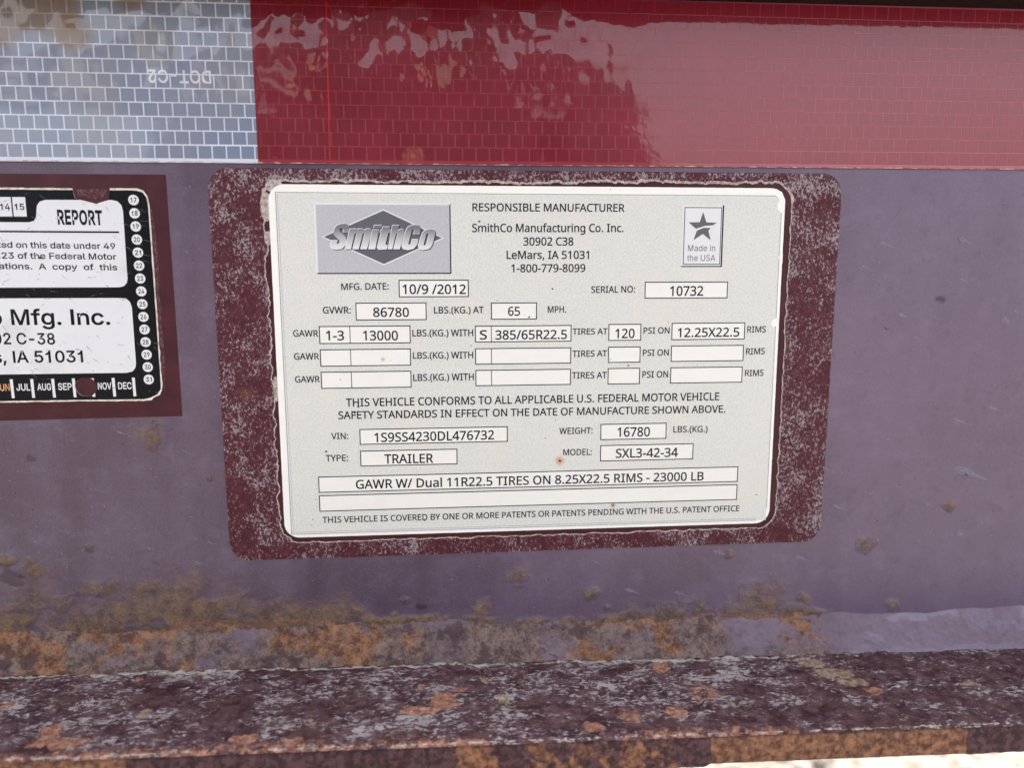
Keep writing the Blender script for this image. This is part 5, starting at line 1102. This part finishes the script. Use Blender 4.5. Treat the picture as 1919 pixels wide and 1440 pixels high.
for k in range(15):
    z = 54.49 - 3.682 * k; x = -107.8 + .036 * k
    dsc = solid('day_disc', [disc(x, z, 1.45)], None, .242, insp, m_white)
    text(str(17 + k), x - .86, z - .64, x + .86, z - .64, 1.3, D2, dsc, m_black, 'b')
V, T = [], []
for _ in range(60):
    x, z, r = rnd.uniform(-160, -105), rnd.uniform(-1, 56), rnd.uniform(.06, .16)
    v, t = fill([[(x + r * rnd.uniform(.5, 1.3) * math.cos(a), z + r * rnd.uniform(.5, 1.3) * math.sin(a)) for a in (0, .9, 1.8, 2.7, 3.6, 4.5, 5.4)]])
    n = len(V); V += v; T += [(a + n, b + n, c + n) for a, b, c in t]
o = solid('dirt_specks', None, None, .262, insp, m_speck, tri=(V, T)); o['kind'] = 'stuff'
m_res = Mat('grey_film_residue', .6, .3); m_res.base(m_res.mix(m_res.ramp(m_res.noise(.9, 5, .7), .42, .66), lin(76, 34, 44), lin(112, 84, 88)))
solid('film_residue', [ragged([(-123.2, 57.2), (-122.8, 55.8), (-120.8, 55.2), (-118.2, 54.6), (-115.8, 55.4), (-115.0, 57.2), (-119, 57.6)], .3, .35, .7, 6)], .03, .09, insp, m_res)
solid('film_residue', [ragged([(-103.2, 0), (-102.4, 6), (-102.7, 20), (-102.3, 34), (-102.7, 50), (-103.3, 54), (-103.4, 54), (-103.3, 0)], .3, .5, .3, 16)], .03, .08, insp, m_res)
V, T = [], []
for _ in range(130):
    x, z = rnd.uniform(-160, -104.5), rnd.uniform(-2, 56)
    v, t = fill([comet(x, z, rnd.uniform(.4, 2.4), rnd.uniform(.03, .07), R(rnd.uniform(-60, 30)))]); n = len(V); V += v; T += [(a + n, b + n, c + n) for a, b, c in t]
m_scr = Mat('light_scratch', .5, .3); m_scr.base(lin(104, 102, 108))
o = solid('scratches', None, None, .266, insp, m_scr, tri=(V, T)); o['kind'] = 'stuff'
solid('rust_grain', [ragged(disc(-134.4, 38.3, .55, 14, .3), .2, .15, 2, 4)], .24, .34, insp, m_rustspeck)

# ------------------------------------------------------------------ the person taking the picture, mirrored in the glossy tape
m_cloth = Mat('dark_jacket', .85, .2); m_cloth.base(m_cloth.mix(m_cloth.ramp(m_cloth.noise(.02, 4), .4, .65), lin(34, 36, 44), lin(46, 48, 58)))
m_skin = Mat('skin', .55, .4); m_skin.base(m_skin.mix(m_skin.ramp(m_skin.noise(.05, 3), .35, .65), lin(176, 124, 98), lin(192, 140, 114)))
m_phone = Mat('black_phone_glass', .1, .5); m_phone.base(lin(20, 20, 24))
def skin(name, pts, edges, rad, mat, parent, lev=2, rootv=0):
    me = bpy.data.meshes.new(name); me.from_pydata(pts, edges, []); me.materials.append(mat.m)
    o = bpy.data.objects.new(name, me); col.objects.link(o)
    mod = o.modifiers.new('skin', 'SKIN'); mod.use_smooth_shade = True
    for i, r in enumerate(rad):
        o.data.skin_vertices[0].data[i].radius = r if isinstance(r, tuple) else (r, r)
        o.data.skin_vertices[0].data[i].use_root = (i == rootv)
    s_ = o.modifiers.new('sub', 'SUBSURF'); s_.levels = s_.render_levels = lev
    dg = bpy.context.evaluated_depsgraph_get()
    m2 = bpy.data.meshes.new_from_object(o.evaluated_get(dg))
    bpy.data.objects.remove(o)
    m2.name = name
    o = bpy.data.objects.new(name, m2); col.objects.link(o); o.parent = parent
    if parent: o.location = -parent.location
    for p_ in m2.polygons: p_.use_smooth = True
    return o

PC = Vector((-.06, -.70, 0))
person = bpy.data.objects.new('person', None); col.objects.link(person); person.location = PC
person['label'] = 'person in a dark jacket holding up a phone, mirrored darkly in the tape'
person['category'] = 'person'
P = lambda x, y, z: (PC.x + x, y, z)
J = [P(0, -.78, .84), P(0, -.73, .98), P(0, -.68, 1.12), P(0, -.65, 1.25), P(0, -.63, 1.32)]
E_ = [(0, 1), (1, 2), (2, 3), (3, 4)]
Rd = [(.15, .11), (.14, .10), (.16, .11), (.13, .09), (.055, .055)]
for s in (-1, 1):
    n = len(J)
    J += [P(s * .16, -.65, 1.24), P(s * .25, -.52, 1.06), P(s * .15 + .05, -.36, 1.0)]
    E_ += [(3, n), (n, n + 1), (n + 1, n + 2)]; Rd += [(.065, .065), (.048, .048), (.033, .033)]
    n = len(J)
    J += [P(s * .09, -.78, .78), P(s * .12, -.64, .46), P(s * .12, -.78, .10), P(s * .12, -.66, .045)]
    E_ += [(0, n), (n, n + 1), (n + 1, n + 2), (n + 2, n + 3)]; Rd += [.095, .065, .05, .04]
skin('jacket_and_trousers', J, E_, Rd, m_cloth, person)
skin('head', [P(0, -.635, 1.30), P(0, -.61, 1.36), P(0, -.59, 1.42), P(0, -.60, 1.50)], [(0, 1), (1, 2), (2, 3)], [.05, .055, (.078, .095), (.07, .085)], m_skin, person)
skin('cap', [P(0, -.60, 1.475), P(0, -.60, 1.53), P(0, -.49, 1.475)], [(0, 1), (0, 2)], [(.09, .105), (.07, .085), (.075, .012)], m_cloth, person)
phone = bpy.data.objects.new('phone', None); col.objects.link(phone); phone.matrix_world = cam.matrix_world.copy()
phone['label'] = 'black phone held up in front of the labels by the person'; phone['category'] = 'phone'
ph = bpy.data.meshes.new('phone_body')
pts = [(x, z) for x, z in rrect(-15, -60, 132, 14, 9)]
n = len(pts)
ph.from_pydata([(x / 1000, z / 1000, .004) for x, z in pts] + [(x / 1000, z / 1000, .012) for x, z in pts], [], [tuple(range(n - 1, -1, -1)), tuple(range(n, 2 * n))] + [(i, (i + 1) % n, (i + 1) % n + n, i + n) for i in range(n)])
ph.materials.append(m_phone.m)
o = bpy.data.objects.new('phone_body', ph); col.objects.link(o); o.parent = phone
CM = cam.matrix_world
for s, hx in ((1, .138), (-1, -.022)):
    q = lambda x, y, z: tuple(CM @ Vector((hx + s * x, y, z)))
    wr = P(s * .15 + .05, -.36, 1.0)
    pts = [wr, q(.02, -.05, .05), q(.018, -.03, .03)]; ed = [(0, 1), (1, 2)]; rd = [.028, (.036, .016), (.034, .014)]
    for i in range(4):
        n = len(pts); z0 = -.045 + i * .019; l = (.9, 1.0, .95, .75)[3 - i]
        pts += [q(.012, z0, .012), q(.004 - .004, z0 + .001, -.004 + .004), q(-.014 * l, z0 + .002, .001)]
        ed += [(2, n), (n, n + 1), (n + 1, n + 2)]; rd += [.009, .0085, .0075]
    n = len(pts); pts += [q(.01, -.045, .03), q(-.012, -.04, .022), q(-.03, -.03, .018)]; ed += [(1, n), (n, n + 1), (n + 1, n + 2)]; rd += [.012, .0105, .009]
    skin('hand', pts, ed, rd, m_skin, person)
